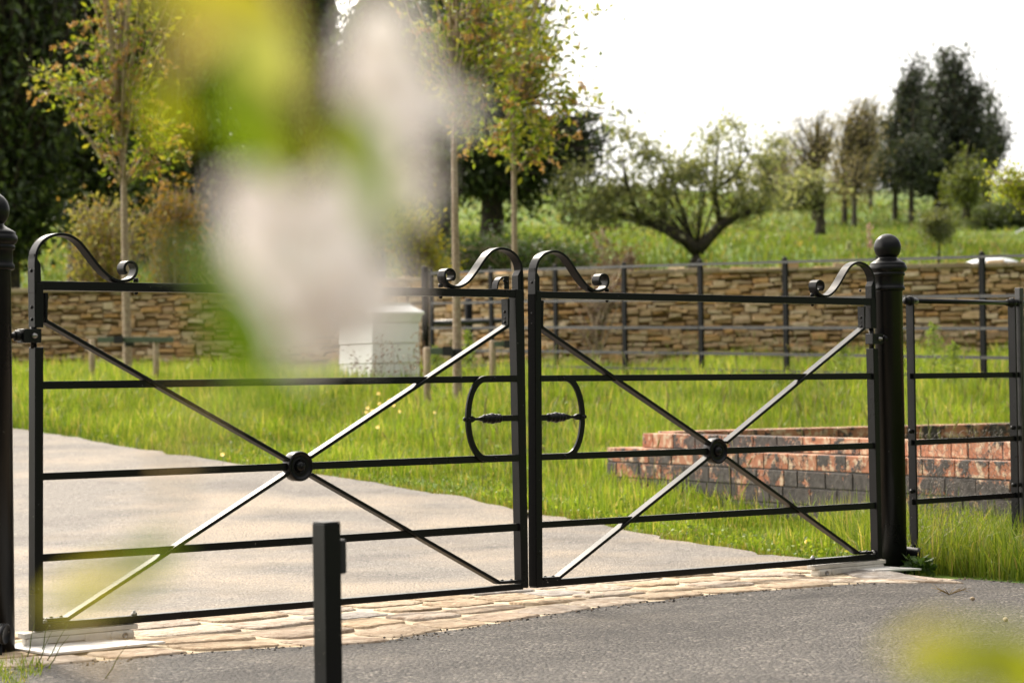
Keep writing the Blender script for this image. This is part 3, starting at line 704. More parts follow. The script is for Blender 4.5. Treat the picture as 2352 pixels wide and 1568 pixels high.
rl2, _ = railing((uB+.045, uB+1.4), 'black estate railing cut off by the right edge of the view', 'bays of black estate railing', [(862, 0), (1012, 0), (1146, 0)])
mb = MB(); u = uB+.035; mb.gquad([(u, -.1), (u+.03, -.1), (u+.03, gp(2345, 661)[1]), (u, gp(2345, 661)[1])], 0, .03); obj('end_post', mb, M['rail_grey'], rl2, .002)

# ------------------------------------------------------------------ BRICK WALLS (peeling black paint)
def brick_run(mb, mo, o, d, nrm, length, thick, z0, z1, bare, rr, ch=.098, bl=.285, inner=False):
    # o: corner at outer face; d along; nrm into the wall
    k = 0; z = z1
    while z > z0:
        u = -rr.uniform(0, bl)*0 - (bl/2 if k % 2 else 0)
        while u < length:
            ll = bl*rr.uniform(.92, 1.06) if rr.random() > .15 else bl*.5
            a, b_ = max(u, 0), min(u+ll-.010, length)
            if b_-a > .03:
                bz = bare(k, (a+b_)/2/length)+rr.uniform(-.06, .06)
                cc = (max(0, bz), rr.random(), 0)
                c0 = o+d*((a+b_)/2)+nrm*(thick/2+rr.uniform(-.003, .003)); mb.box((c0.x, c0.y, z-(ch-.009)/2), b_-a, thick, ch-.009, d, nrm, col=cc)
            u += ll
        k += 1; z -= ch
    c0 = o+d*(length/2)+nrm*(thick/2); mo.box((c0.x, c0.y, (z0+z1-.012)/2), length-.014, thick-.012, z1-z0-.012, d, nrm)
A = Vector((.613, 15.9, 0)); D1 = Vector((.438, -.899, 0)); D2 = Vector((.899, .438, 0)); rr = random.Random(21)
zt1 = .436
root = thing('brick_planter', (A.x, A.y, .2), 'low corner of brick walls with peeling black paint behind the farther gate leaf', 'brick planter')
mb, mo = MB(), MB()
brick_run(mb, mo, A, D1, D2, 5.4, .22, -.25, zt1, lambda k, t: (.53, .43, .385, .32, .26, .2, .2, .2)[min(k, 7)]+(.06 if t < .12 else 0)-.02, rr)
obj('front_wall', mb, M['brick'], root, .004); obj('wall_core', mo, M['brickmortar'], root)
mb, mo = MB(), MB(); A2 = A+D1*.30+D2*.10
brick_run(mb, mo, A2, D1, D2, 5.1, .11, zt1+.003, zt1+.094, lambda k, t: .58 if t < .1 or t > .4 else .44, rr)
obj('upper_course', mb, M['brick'], root, .004); obj('wall_core', mo, M['brickmortar'], root)
mb, mo = MB(), MB(); A3 = A+D1*.30+D2*.34
brick_run(mb, mo, A3, D2, -D1, 4.0, .22, .05, zt1+.10, lambda k, t: .53, rr)
obj('back_wall', mb, M['brick'], root, .004); obj('wall_core', mo, M['brickmortar'], root)

# ------------------------------------------------------------------ STONE WALL (dry stone garden wall, one mesh of stones + coping)
WPX = [(-500, 33.9), (300, 33.9), (560, 33.7), (940, 32.2), (1250, 31.0), (1700, 30.7), (2450, 30.2), (2900, 30.0)]
WL = [((x-1176)/FPX*Y, Y) for x, Y in WPX]
def stone_wall():
    root = thing('stone_wall', (WL[3][0], WL[3][1], .9), 'long honey coloured dry stone wall along the edge of the lawn', 'stone wall')
    Q = np.array(WL); d = np.r_[0, np.cumsum(np.hypot(*np.diff(Q, axis=0).T))]; tot = d[-1]
    def at(s): return np.array([np.interp(s, d, Q[:, 0]), np.interp(s, d, Q[:, 1])])
    def ztop(s):
        return 2.315-.018*s/tot
    pal = [(.54, .36, .19), (.60, .44, .27), (.46, .31, .17), (.66, .53, .37), (.56, .34, .15), (.40, .28, .18), (.58, .46, .31), (.62, .36, .14), (.50, .39, .27), (.72, .62, .47)]
    rr = random.Random(4); mb = MB()
    z = .55; row = 0
    while z < 2.25:
        hh = rr.uniform(.036, .072); s = rr.uniform(0, .2)
        while s < tot-.4:
            L_ = rr.uniform(.11, .33)*(.7+hh*4); h2 = hh*(rr.uniform(.62, 1.25)); zz = z+rr.uniform(-.018, .018)+.02*math.sin(s*1.9+row)
            if rr.random() < .12: h2 = hh*1.9; L_ *= .8
            p0, p1 = at(s), at(min(s+L_-.012, tot)); t = p1-p0; ln = np.hypot(*t)
            if ln > .03:
                t /= ln; nrm = np.array([t[1], -t[0]])
                if nrm[1] > 0: nrm = -nrm
                pr = rr.uniform(-.02, .018); c = rr.choice(pal); k = rr.uniform(.82, 1.08); c = tuple((x*.62+y_*.38)*k for x, y_ in zip(c, (.53, .37, .22)))
                vs = []
                for (dep, sh) in ((-.25, 0), (pr, 0), (pr+.022, .30)):
                    for (a, b_) in ((0, 0), (1, 0), (1, 1), (0, 1)):
                        aa = a+(.5-a)*sh*rr.uniform(.3, .9); bb = b_+(.5-b_)*sh*rr.uniform(.4, 1.3)
                        q = p0+t*ln*aa+nrm*dep; vs.append((q[0], q[1], zz+rr.uniform(-.012, .012)+(h2-.008)*bb))
                fs = [(8, 9, 10, 11)]
                for m_ in (0, 4):
                    for j in range(4): fs.append((m_+j, m_+(j+1) % 4, m_+4+(j+1) % 4, m_+4+j))
                mb.add(vs, fs, c)
            s += L_
        z += hh; row += 1
    obj('stonework', mb, M['stone'], root)
    core = MB()
    for i in range(len(WL)-1):
        p, q = np.array(WL[i]), np.array(WL[i+1]); t = (q-p)/np.hypot(*(q-p)); nr = np.array([t[1], -t[0]]); nr = nr if nr[1] < 0 else -nr
        a, b_, c, e = p-nr*.06, q-nr*.06, q-nr*.4, p-nr*.4
        core.hexa([(*a, .3), (*b_, .3), (*c, .3), (*e, .3), (*a, 2.24), (*b_, 2.24), (*c, 2.24), (*e, 2.24)], (.26, .18, .10))
    obj('wall_core', core, M['stone'], root)
    cop = MB(); s = 0
    while s < tot-.6:
        L_ = rr.uniform(.35, .75); p0, p1 = at(s), at(s+L_-.012); t = (p1-p0)/np.hypot(*(p1-p0)); nr = np.array([t[1], -t[0]]); nr = nr if nr[1] < 0 else -nr
        o = .05+rr.uniform(-.015, .015); a, b_, c, e = p0+nr*o, p1+nr*o, p1-nr*.44, p0-nr*.44; z1 = ztop(s)+rr.uniform(-.012, .012)
        k = rr.uniform(.75, 1.1); cop.hexa([(*a, 2.243), (*b_, 2.243), (*c, 2.243), (*e, 2.243), (*a, z1-.008), (*b_, z1), (*c, z1), (*e, z1)], (.40*k, .32*k, .22*k)); s += L_
    obj('coping', cop, M['stone'], root, .008)
stone_wall()

# ------------------------------------------------------------------ FAR ESTATE FENCE along the wall
def flat_rail(mb, pts, h, t):
    for p, q in zip(pts[:-1], pts[1:]):
        d = (q-p); L_ = d.length; d.normalize(); nr = Vector((d.y, -d.x, 0)).normalized(); up = nr.cross(d)
        mb.box((p+q)/2, L_+.004, t, h, d, nr, up)
fx = [(990, 625.5), (1127, 620.5), (1275, 615.5), (1433, 610.5), (1608, 605), (1803, 599.5), (2018, 594), (2255, 587.5), (2520, 580), (2815, 572)]
Yf = [29.9, 29.0, 28.05, 27.05, 26.05, 25.05, 24.05, 23.0, 21.95, 20.9]
tops = [P(x, y, Y) for (x, y), Y in zip(fx, Yf)]
o = tops[3]; root = thing('estate_fence', (o.x, o.y, terr1(o.x, o.y)), 'long black estate fence running along in front of the stone wall', 'fence')
for p in tops:
    g = terr1(p.x, p.y); mb = MB(); d = (tops[5]-tops[4]).normalized(); nr = Vector((d.y, -d.x, 0)).normalized()
    mb.box((p.x, p.y, (g-.1+p.z+.02)/2), .060, .032, p.z+.02-g+.1, d, nr); mb.ball((p.x, p.y, p.z+.02), .026, seg=8, rings=6)
    obj('fence_post', mb, M['post_black'], root)
mb = MB(); flat_rail(mb, [t+Vector((0, -.02, -.01)) for t in tops], .026, .026); obj('top_rail', mb, M['rail_grey'], root)
for fr_ in (.325, .585, .82, .97):
    pts = [Vector((p.x, p.y-.015, p.z-fr_*1.18)) for p in tops]; mb = MB(); flat_rail(mb, pts, .030, .014); obj('rail', mb, M['rail_grey'], root)
# return of the fence towards the wall, with two stout posts
p0 = P(975, 616, 29.6); g = terr1(p0.x, p0.y)
q0 = thing('corner_post', (p0.x, p0.y, g), 'tall dark corner post of the fence just right of the white beehive', 'fence post', 'stout fence corner posts')
mb = MB(); mb.lathe([(.045, g-.1-g), (.045, p0.z-g), (.038, p0.z-g+.02), (.01, p0.z-g+.03)], (p0.x, p0.y, g), seg=14); obj('shaft', mb, M['post_black'], q0)
p1 = P(1076, 690, 30.2); g = terr1(p1.x, p1.y)
q1 = thing('corner_post', (p1.x, p1.y, g), 'stout dark post behind the trunk of the young tree nearest the gate loops', 'fence post', 'stout fence corner posts')
mb = MB(); mb.lathe([(.05, -.1), (.05, p1.z-g), (.04, p1.z-g+.02), (.01, p1.z-g+.03)], (p1.x, p1.y, g), seg=14); obj('shaft', mb, M['post_black'], q1)
mb = MB(); a = P(990, 742, 29.9); b_ = P(1180, 735, 30.3); mb.tube([a, b_], .035, 8); obj('brace_rail', mb, M['rail_grey'], q1)

# ------------------------------------------------------------------ BEEHIVE (white, two faces to the view)
hc = P(872, 868, 27.0); zg = terr1(hc.x, hc.y); hp = lambda y, Y=26.7: P(872, y, Y).z
root = thing('beehive', (hc.x, hc.y, zg), 'white wooden beehive with a pagoda roof in long grass by the wall', 'beehive')
ha = R(38); hx = Vector((math.cos(ha), math.sin(ha), 0)); hy = Vector((-math.sin(ha), math.cos(ha), 0))
def frustum(mb, z0, z1, s0, s1, mx_=1.0):
    lo = [hc+hx*a*s0/2*mx_+hy*b_*s0/2 for a, b_ in ((-1, -1), (1, -1), (1, 1), (-1, 1))]; hi = [hc+hx*a*s1/2*mx_+hy*b_*s1/2 for a, b_ in ((-1, -1), (1, -1), (1, 1), (-1, 1))]
    mb.hexa([Vector((p.x, p.y, z0)) for p in lo]+[Vector((p.x, p.y, z1)) for p in hi])
zs = [hp(y) for y in (880, 833, 787, 739)]
for i in range(3):
    mb = MB(); frustum(mb, zs[i], zs[i+1]-.006, .655, .635); obj('hive_box', mb, M['white'], root, .006)
mb = MB(); frustum(mb, zs[3], hp(722), .66, .70); rf = obj('roof', mb, M['white'], root, .004)
mb = MB(); frustum(mb, hp(722)+.002, hp(716), .73, .73); frustum(mb, hp(716), hp(699), .73, .50); frustum(mb, hp(699), hp(694), .50, .50); obj('roof_cover', mb, M['white'], rf, .004)
for a in (-1, 1):
    for b_ in (-1, 1):
        c = hc+hx*a*.25+hy*b_*.25; mb = MB(); mb.box((c.x, c.y, zs[0]-.1), .06, .06, .3, hx, hy); obj('leg', mb, M['white'], root)

# ------------------------------------------------------------------ FOLIAGE
def unit(n):
    v = rng.normal(size=(n, 3)); return v/np.linalg.norm(v, axis=1, keepdims=True)
def leaves(C, size, cols, wr=.45, droop=0.0, var=.35):
    n_ = len(C); a = unit(n_); a[:, 2] -= droop; a /= np.linalg.norm(a, axis=1, keepdims=True)
    b_ = np.cross(a, unit(n_)); b_ /= np.linalg.norm(b_, axis=1, keepdims=True); nn = np.cross(a, b_)
    s = (size*rng.uniform(1-var, 1+var, n_))[:, None]
    V = np.stack([C, C+a*s*.5+b_*s*wr*.5+nn*s*.08, C+a*s, C+a*s*.5-b_*s*wr*.5+nn*s*.08], 1).reshape(-1, 3)
    return V, np.arange(4*n_).reshape(-1, 4), np.repeat(cols, 4, 0)
def palette_cols(n_, pal, wts=None, var=.25):
    i = rng.choice(len(pal), n_, p=wts); return np.array(pal)[i]*rng.uniform(1-var, 1+var, (n_, 1))
G_SPRING = [(.16, .21, .02), (.11, .17, .018), (.20, .23, .03), (.26, .15, .06)]
def bez(p0, p1, p2, k):
    return [(p0*(1-t)**2+p1*2*t*(1-t)+p2*t*t) for t in np.linspace(0, 1, k)]
def tree(name, label, cat, base, top, tr, crowns, lsize, pal, wts=None, nbr=40, per=30, spread=.18, bark='bark', lmat='leaf', group=None, clear=.35, wr=.45, droop=0, trunk_pts=None, bend=.05, twig=.006, limb_up=.3, var=.25, spikes=None, fork=None):
    base = np.array(base, float); top = np.array(top, float)
    root = thing(name, tuple(base), label, cat, group)
    if trunk_pts is None:
        H = top-base; trunk_pts = [base+H*t+np.array([rng.normal()*bend*tr*6*t, rng.normal()*bend*tr*6*t, 0]) for t in np.linspace(0, 1, 9)]
    trunk_pts = [np.array(p, float) for p in trunk_pts]; K = len(trunk_pts)
    mt = MB(); mt.tube([trunk_pts[0]+np.array([0, 0, -.15])]+trunk_pts, [tr*1.35]+[tr*(1.15-1.05*i/(K-1)) if i else tr*1.12 for i in range(K)], 10)
    if fork:
        for pts, r0, r1 in fork: mt.tube(pts, np.linspace(r0, r1, len(pts)), 8)
    C = []; cl = []
    tot = sum(c[6] for c in crowns) if len(crowns[0]) > 6 else len(crowns)
    starts = [np.array(p) for f in (fork or []) for p in f[0][1:]]
    for c in crowns:
        cx, cy, cz, rx, ry, rz = c[:6]; nb = int(nbr*(c[6] if len(c) > 6 else 1)/tot)
        for _ in range(nb):
            d = unit(1)[0]*rng.uniform(.35, 1)**.5; tgt = np.array([cx+rx*d[0], cy+ry*d[1], cz+rz*d[2]])
            if starts and rng.random() < .9:
                ds = [np.linalg.norm(tgt-s_) for s_ in starts]; st = starts[int(np.argmin(ds))]
            else:
                f = np.clip(clear+(1-clear)*rng.uniform(0, 1)**1.2, 0, .97); i = f*(K-1); i0 = int(i); st = trunk_pts[i0]+(trunk_pts[min(i0+1, K-1)]-trunk_pts[i0])*(i-i0)
                if st[2] > tgt[2]+.1*rz and clear < .9:
                    f = np.clip(clear+(f-clear)*.3, 0, 1); i = f*(K-1); i0 = int(i); st = trunk_pts[i0]
            L_ = np.linalg.norm(tgt-st); mid = (st+tgt)/2+np.array([rng.normal()*.08*L_, rng.normal()*.08*L_, limb_up*L_*.3])
            pts = bez(st, mid, tgt, 6); r0 = min(tr*.45, twig*(1+L_*1.4)); mt.tube(pts, np.linspace(r0, twig*.5, 6), 5)
            k = max(3, int(per*rng.uniform(.6, 1.4))); ts = rng.uniform(.35, 1.05, k)
            pp = np.array(bez(st, mid, tgt, 20)); idx = np.clip((ts*19).astype(int), 0, 19)
            q = pp[idx]+rng.normal(size=(k, 3))*spread*np.clip(ts, .4, 1)[:, None]
            C.append(q); cl.append(palette_cols(k, pal, wts, var)*rng.uniform(.75, 1.2))
    C = np.concatenate(C); cl = np.concatenate(cl)
    obj('trunk', mt, M[bark], root)
    V, F, c3 = leaves(C, lsize, cl, wr, droop)
    if spikes:                                  # upright or arching catkin-like flower spikes of many florets
        nsp, slen, spal = spikes; base_i = rng.choice(len(C), nsp); VV = [V]; FF = [F]; CC = [c3]; off = len(V)
        fl = []; fc = []
        for i in base_i:
            ax = unit(1)[0]; ax[2] = ax[2]*.5-.1; ax /= np.linalg.norm(ax); m_ = 26; ts = rng.uniform(0, 1, m_)
            fl.append(C[i]+ax*slen*ts[:, None]+np.array([0, 0, -.25*slen])*(ts**2)[:, None]+rng.normal(size=(m_, 3))*slen*.07*(1.1-ts)[:, None])
            fc.append(palette_cols(m_, spal, None, .2))
        V2, F2, c2 = leaves(np.concatenate(fl), slen*.17, np.concatenate(fc), .8)
        V = np.concatenate([V, V2]); F = np.concatenate([F, F2+off]); c3 = np.concatenate([c3, c2])
    qmesh('crown', V, F, c3, M[lmat], root)
    return root
def el(x, y, Y, rx, ry, wt=1.0, dr=None):       # crown ellipsoid from measured centre and radii
    p = P(x, y, Y); s = Y/FPX; return (p.x, p.y, p.z, rx*s, (dr if dr else rx*s), ry*s, wt)
YG = [(.27, .29, .03), (.20, .25, .03), (.13, .19, .025), (.34, .32, .05)]
BR = [(.36, .20, .09), (.30, .17, .07), (.38, .25, .12)]
def groundpt(x, Y): X = (x-1176)/FPX*Y; return np.array([X, Y, terr1(X, Y)])
# --- three young street trees on the lawn
b0 = groundpt(293, 27); tree('young_tree', 'young tree on the lawn at far left, tied to a green crossbar', 'tree', b0, P(268, -330, 27), .046,
     [el(285, 230, 27, 140, 190, 1.2), el(290, 0, 27, 150, 150, 1), el(120, 170, 27, 75, 60, .35), el(380, 330, 27, 60, 70, .5), el(280, -200, 27, 130, 120, .7)],
     .085, YG, nbr=80, per=29, spread=.10, clear=.42, group='young street trees on the lawn', twig=.006, spikes=(120, .22, BR))
b1 = groundpt(1049, 22.4); tree('young_tree', 'young tree with the stoutest clear trunk, just left of the gate loops', 'tree', b1, P(1035, -500, 22.4), .040,
     [el(1080, 120, 22.4, 130, 190, 1.3), el(1050, -130, 22.4, 170, 160, 1), el(1180, 60, 22.4, 110, 160, .8), el(960, 90, 22.4, 60, 130, .35), el(1120, 320, 22.4, 55, 40, .25)],
     .075, YG, nbr=90, per=27, spread=.085, clear=.50, group='young street trees on the lawn', twig=.005, spikes=(75, .17, BR))
b2 = groundpt(1184, 25.5); tree('young_tree', 'young tree rising directly behind the meeting stiles of the two leaves', 'tree', b2, P(1172, -400, 25.5), .036,
     [el(1200, 180, 25.5, 120, 170, 1.2), el(1230, -60, 25.5, 130, 150, 1), el(1320, 180, 25.5, 90, 110, .5), el(1190, 330, 25.5, 90, 70, .5), el(1395, 250, 25.5, 40, 50, .15), el(1320, 340, 25.5, 50, 40, .15), el(1480, -12, 25.5, 60, 22, .08)],
     .085, YG, nbr=80, per=25, spread=.095, clear=.46, group='young street trees on the lawn', twig=.005, spikes=(55, .18, BR))
# --- stakes and ties
def stake_frame(label, stakes, ybar, xbar, Y, htop, clampx):
    p = groundpt(stakes[0], Y); root = thing('tree_stake', tuple(p), label, 'tree stake', 'stakes and ties supporting the young trees')
    for x in stakes:
        g = groundpt(x, Y); zt_ = P(x, htop, Y).z; mb = MB(); mb.lathe([(.034, -.2), (.034, zt_-g[2]), (.028, zt_-g[2]+.012)], tuple(g), seg=12); obj('stake', mb, M['stake'], root)
    if xbar:
        a, b_ = P(xbar[0], ybar, Y-.045), P(xbar[1], ybar, Y-.045); mb = MB(); mb.box((a+b_)/2, (b_-a).length, .022, .062, (b_-a).normalized(), (0, 1, 0)); obj('crossbar', mb, M['tie'], root, .003)
    c = P(clampx[0], ybar, Y-.08); mb = MB(); mb.box(c, clampx[1]*Y/FPX, .05, .085); 
    g = P(clampx[2], ybar+6, Y); mb.lathe([(.054, -.045), (.056, -.03), (.056, .03), (.054, .045)], g, seg=16); obj('rubber_tie', mb, M['rubber'], root)
stake_frame('pair of wooden stakes with a green crossbar against the wall', [211, 358], 780, (224, 398), 26.7, 782, (272, 20, 297))
stake_frame('pale wooden stake standing left of the stoutest young trunk', [980], 806, (988, 1040), 22.2, 800, (1028, 22, 1049))
stake_frame('wooden stake seen between the brace and the meeting stiles', [1131], 790, (1135, 1180), 25.3, 784, (1165, 14, 1182))

# --- apple tree on the slope beyond the wall
Ya = 52; s_ = Ya/FPX
ab = P(1596, 622, Ya); aj = P(1602, 570, Ya)
def pl(pts): return [P(x, y, Ya+dy) for x, y, dy in pts]
forkA = [(pl([(1420, 490, .6), (1390, 450, .4), (1340, 440, .7), (1310, 405, .4)]), .05, .012), (pl([(1760, 480, -.5), (1775, 430, -.2), (1750, 370, 0), (1770, 330, .2)]), .045, .012),
         (pl([(1525, 370, .6), (1490, 350, .4), (1445, 320, .6)]), .03, .01), (pl([(1530, 440, .5), (1580, 400, .2), (1570, 345, .5)]), .04, .01), (pl([(1640, 440, .3), (1690, 400, .5), (1720, 350, .2), (1690, 290, .4)]), .05, .01), (pl([(1370, 470, 1), (1330, 485, .8), (1290, 500, 1)]), .04, .01),
         (pl([(1602, 575, 0), (1570, 548, 0), (1520, 520, 0), (1470, 505, .3), (1420, 490, .6), (1370, 470, 1)]), .16, .05),
         (pl([(1602, 575, 0), (1625, 550, 0), (1655, 520, 0), (1700, 492, -.3), (1760, 480, -.5)]), .16, .04),
         (pl([(1520, 520, 0), (1530, 440, .5), (1525, 370, .6)]), .09, .02), (pl([(1655, 520, 0), (1640, 440, .3), (1650, 330, .5)]), .08, .02), (pl([(1470, 505, .3), (1440, 430, -.6), (1430, 370, -.8)]), .07, .02)]
AG = [(.34, .36, .17), (.24, .27, .11), (.42, .42, .25), (.18, .20, .08)]
tree('apple_tree', 'old spreading apple tree with a forked trunk on the slope', 'tree', tuple(ab), None if False else tuple(aj), .19,
     [el(1430, 490, Ya, 90, 26, .5), el(1520, 430, Ya, 60, 40, .4), el(1710, 455, Ya, 70, 30, .5), el(1340, 525, Ya, 55, 26, .25), el(1420, 440, Ya, 90, 50, .7), el(1350, 480, Ya, 85, 42, .6), el(1320, 400, Ya, 55, 40, .3), el(1480, 370, Ya, 70, 50, .5), el(1560, 400, Ya, 60, 50, .4), el(1640, 350, Ya, 70, 60, .6), el(1700, 400, Ya, 80, 50, .5), el(1740, 470, Ya, 75, 38, .5), el(1770, 350, Ya, 45, 50, .3), el(1590, 425, Ya, 90, 26, .35), el(1680, 290, Ya, 28, 36, .15), el(1440, 310, Ya, 40, 36, .2)],
     .125, AG, nbr=330, per=26, spread=.22, bark='darkbark', clear=.8, trunk_pts=[tuple(ab), tuple(ab.lerp(aj, .5)), tuple(aj)], twig=.007, fork=forkA)
# --- further orchard and bare spring trees
TAN = [(.30, .25, .15), (.24, .20, .11), (.20, .19, .09)]
def far_tree(name, label, x, yb, yt, Y, crowns, pal, tr, nbr, per, ls, spread, lm='leaf', bark='darkbark', grp='trees on the crest of the slope', clear=.3, droop=0, tw=.012):
    b_ = P(x, yb, Y); return tree(name, label, 'tree', tuple(b_), tuple(P(x+4, yt, Y)), tr, [el(*c[:2], Y, *c[2:]) for c in crowns], ls, pal, nbr=nbr, per=per, spread=spread, bark=bark, lmat=lm, group=grp, clear=clear, droop=droop, twig=tw)
far_tree('fruit_tree', 'small green fruit tree with a short trunk right of the apple tree', 1884, 527, 400, 72, [(1860, 440, 70, 55), (1800, 450, 60, 45)], AG, .15, 110, 22, .12, .3, clear=.35)
far_tree('bare_tree', 'pale tan tree in thin new leaf beside the fruit tree', 1870, 500, 270, 92, [(1850, 320, 75, 75), (1830, 400, 80, 60), (1900, 290, 50, 60)], TAN, .10, 230, 16, .11, .42, clear=.2, tw=.009)
far_tree('bare_tree', 'tan half bare tree touching the dark evergreens', 1940, 510, 270, 90, [(1955, 340, 80, 100), (1945, 420, 75, 55), (1990, 270, 45, 70)], TAN, .11, 300, 18, .12, .42, clear=.2, tw=.009)
far_tree('bare_tree', 'faint tan tree in front of the sky between apple tree and evergreens', 1800, 500, 300, 100, [(1790, 370, 65, 75), (1740, 400, 50, 50)], TAN, .09, 180, 15, .11, .5, clear=.2, tw=.009)
far_tree('bare_tree', 'tallest faint bare tree beside the left edge of the evergreens', 2000, 510, 230, 100, [(2000, 300, 50, 90), (1985, 400, 50, 60)], TAN, .09, 180, 14, .10, .45, clear=.2, tw=.009)
far_tree('bare_tree', 'thin brown tree with two stems under the tan crowns', 1962, 512, 330, 88, [(1965, 400, 40, 60)], TAN, .10, 50, 14, .11, .3, clear=.3)
DK = [(.040, .055, .035), (.055, .075, .045), (.030, .042, .028), (.075, .088, .058)]
DKK = dict(lm='darkleaf', tw=.018)
far_tree('evergreen_tree', 'tallest dark evergreen in the clump, widest crown', 2165, 490, 115, 95, [(2150, 345, 125, 105, 2.0), (2230, 370, 80, 85, .8), (2190, 190, 34, 85, .6), (2165, 160, 16, 70, .22), (2215, 170, 18, 75, .25), (2130, 240, 40, 80, .6), (2235, 250, 42, 90, .7), (2258, 215, 14, 60, .2), (2150, 430, 60, 40, .5), (2100, 410, 60, 45, .5), (2140, 250, 62, 62, 1.0), (2205, 270, 80, 85, 1.0), (2060, 380, 60, 60, .6), (2190, 420, 110, 40, .7)], DK, .36, 900, 28, .19, .30, clear=.16, **DKK)
far_tree('evergreen_tree', 'dark evergreen on thin bent stems at the left of the clump', 2055, 520, 200, 92, [(2070, 330, 75, 95, 1.2), (2045, 405, 60, 45, .8), (2112, 165, 22, 60, .3), (2095, 230, 34, 60, .4)], DK, .11, 300, 28, .17, .28, clear=.45, **DKK)
far_tree('evergreen_tree', 'dark evergreen with a straight trunk in the middle of the clump', 2093, 522, 230, 90, [(2100, 375, 55, 62)], DK, .11, 120, 28, .16, .28, clear=.45, **DKK)
far_tree('evergreen_tree', 'dark evergreen at the right of the clump with ragged side shoots', 2265, 470, 190, 98, [(2272, 330, 50, 85, 1), (2305, 310, 28, 40, .3), (2285, 240, 22, 60, .3)], DK, .2, 120, 24, .17, .32, clear=.2, **DKK)
far_tree('hedge_bush', 'low dark green bush on the slope at right behind the sapling', 2290, 545, 470, 84, [(2270, 505, 90, 38), (2350, 500, 70, 40)], [(.06, .085, .022), (.08, .105, .028), (.045, .065, .018)], .06, 190, 28, .15, .26, grp=None, clear=.1)
far_tree('bushy_tree', 'mid green bushy tree in front of the dark evergreens', 2220, 490, 320, 80, [(2225, 410, 60, 75), (2205, 440, 40, 40)], [(.10, .13, .025), (.14, .16, .03), (.075, .10, .02)], .12, 110, 26, .14, .28, clear=.15)
far_tree('round_bush', 'small round topped standard bush on a thin stem above the wall', 2156, 598, 500, 50, [(2158, 520, 50, 36)], [(.12, .14, .05), (.16, .17, .07), (.09, .11, .035)], .03, 90, 26, .075, .12, grp=None, clear=.6, tw=.008)
far_tree('maple_sapling', 'yellow green sapling on pale stems at the right edge', 2372, 600, 420, 27, [(2285, 405, 42, 28), (2330, 400, 45, 35), (2300, 435, 40, 18), (2370, 430, 60, 60)], [(.30, .34, .02), (.22, .28, .02), (.36, .37, .04)], .018, 60, 22, .055, .06, bark='bark', grp=None, clear=.5, tw=.006, droop=.5)
# leaf tag on sapling
c = P(2342, 530, 26.8); mb = MB(); mb.box(c, .11, .004, .03, (.9, 0, .42), (0, 1, 0), (-.42, 0, .9)); tag(obj('plant_label', mb, M['white'], None, .001), 'white plastic plant label tied to the sapling stem', 'label')

# --- big dark trees and shrubs behind the wall on the left
DG = [(.042, .066, .020), (.064, .098, .025), (.030, .046, .017), (.105, .145, .035)]
MG = [(.05, .085, .018), (.075, .11, .02), (.035, .06, .014)]
def big(label, x, Y, crowns, pal, tr=.3, nbr=300, per=40, ls=.19, spread=.30, droop=.6, yb=None, yt=-350, lm='darkleaf', grp='tall dark trees beyond the wall', name='dark_tree', clr=.12, lu=.3):
    X = (x-1176)/FPX*Y; b_ = (X, Y, terr1(X, Y))
    return tree(name, label, 'tree', b_, tuple(P(x, yt, Y)), tr, [el(c[0], c[1], Y, *c[2:]) for c in crowns], ls, pal, nbr=nbr, per=per, spread=spread, bark='darkbark', lmat=lm, group=grp, clear=clr, droop=droop, twig=.02, limb_up=lu)
big('weeping dark tree cut by the left edge of the view', 10, 46, [(30, 160, 170, 240), (10, 430, 150, 180), (-20, -150, 200, 200)], DG, nbr=520, per=44)
big('dark weeping tree behind the young tree at far left', 190, 50, [(190, 60, 150, 190), (170, 330, 140, 190), (220, -170, 190, 150)], DG, nbr=520, per=44)
big('dark tree mostly behind the yellow blurred leaf', 430, 49, [(500, 20, 140, 130), (450, 360, 140, 150), (560, -140, 160, 120)], DG, nbr=420, per=42)
big('dark tree behind the pale blurred blossom', 640, 47, [(650, 150, 150, 200), (640, 420, 150, 170), (620, -140, 150, 120)], DG, nbr=520, per=42)
big('dark tree left of the stoutest young trunk', 850, 52, [(850, 230, 130, 180), (860, 400, 130, 110), (900, 30, 80, 100)], DG, nbr=420, per=36)
big('dark tree far behind filling the gap left of the blossom', 330, 60, [(300, 180, 150, 190), (330, 420, 170, 150), (420, 60, 120, 120)], DG, nbr=420, per=40, ls=.24, spread=.4)
big('dark tree far behind, right of the blossom', 760, 62, [(740, 260, 140, 130), (760, 420, 170, 140), (880, 130, 90, 120)], DG, nbr=420, per=40, ls=.24, spread=.4)
big('mid green tree filling in behind the two centre young trees', 1010, 58, [(980, 140, 120, 170, 1), (1060, 20, 150, 120, 1), (1180, 90, 90, 150, .8), (930, 330, 90, 110, .7), (1240, 10, 60, 110, .4)], DG+MG, nbr=430, per=30, ls=.18, clr=.3, lu=.1)
big('dark tree seen through the crowns of the young trees', 1130, 54, [(1080, 280, 130, 130, 1), (1060, 400, 130, 55, .9), (1000, 420, 90, 45, .5), (1190, 230, 100, 120, .8), (1230, 370, 120, 75, .9), (1330, 330, 95, 85, .7), (1390, 290, 40, 40, .15), (1120, 80, 110, 130, .7), (1200, 430, 90, 45, .5)], DG+MG[:1], nbr=620, per=30, ls=.16, yt=150, clr=.5, lu=.0)
SH = [(.32, .29, .05), (.22, .23, .04), (.42, .37, .12), (.26, .16, .04)]
OR = [(.34, .20, .035), (.25, .17, .035), (.16, .15, .03)]
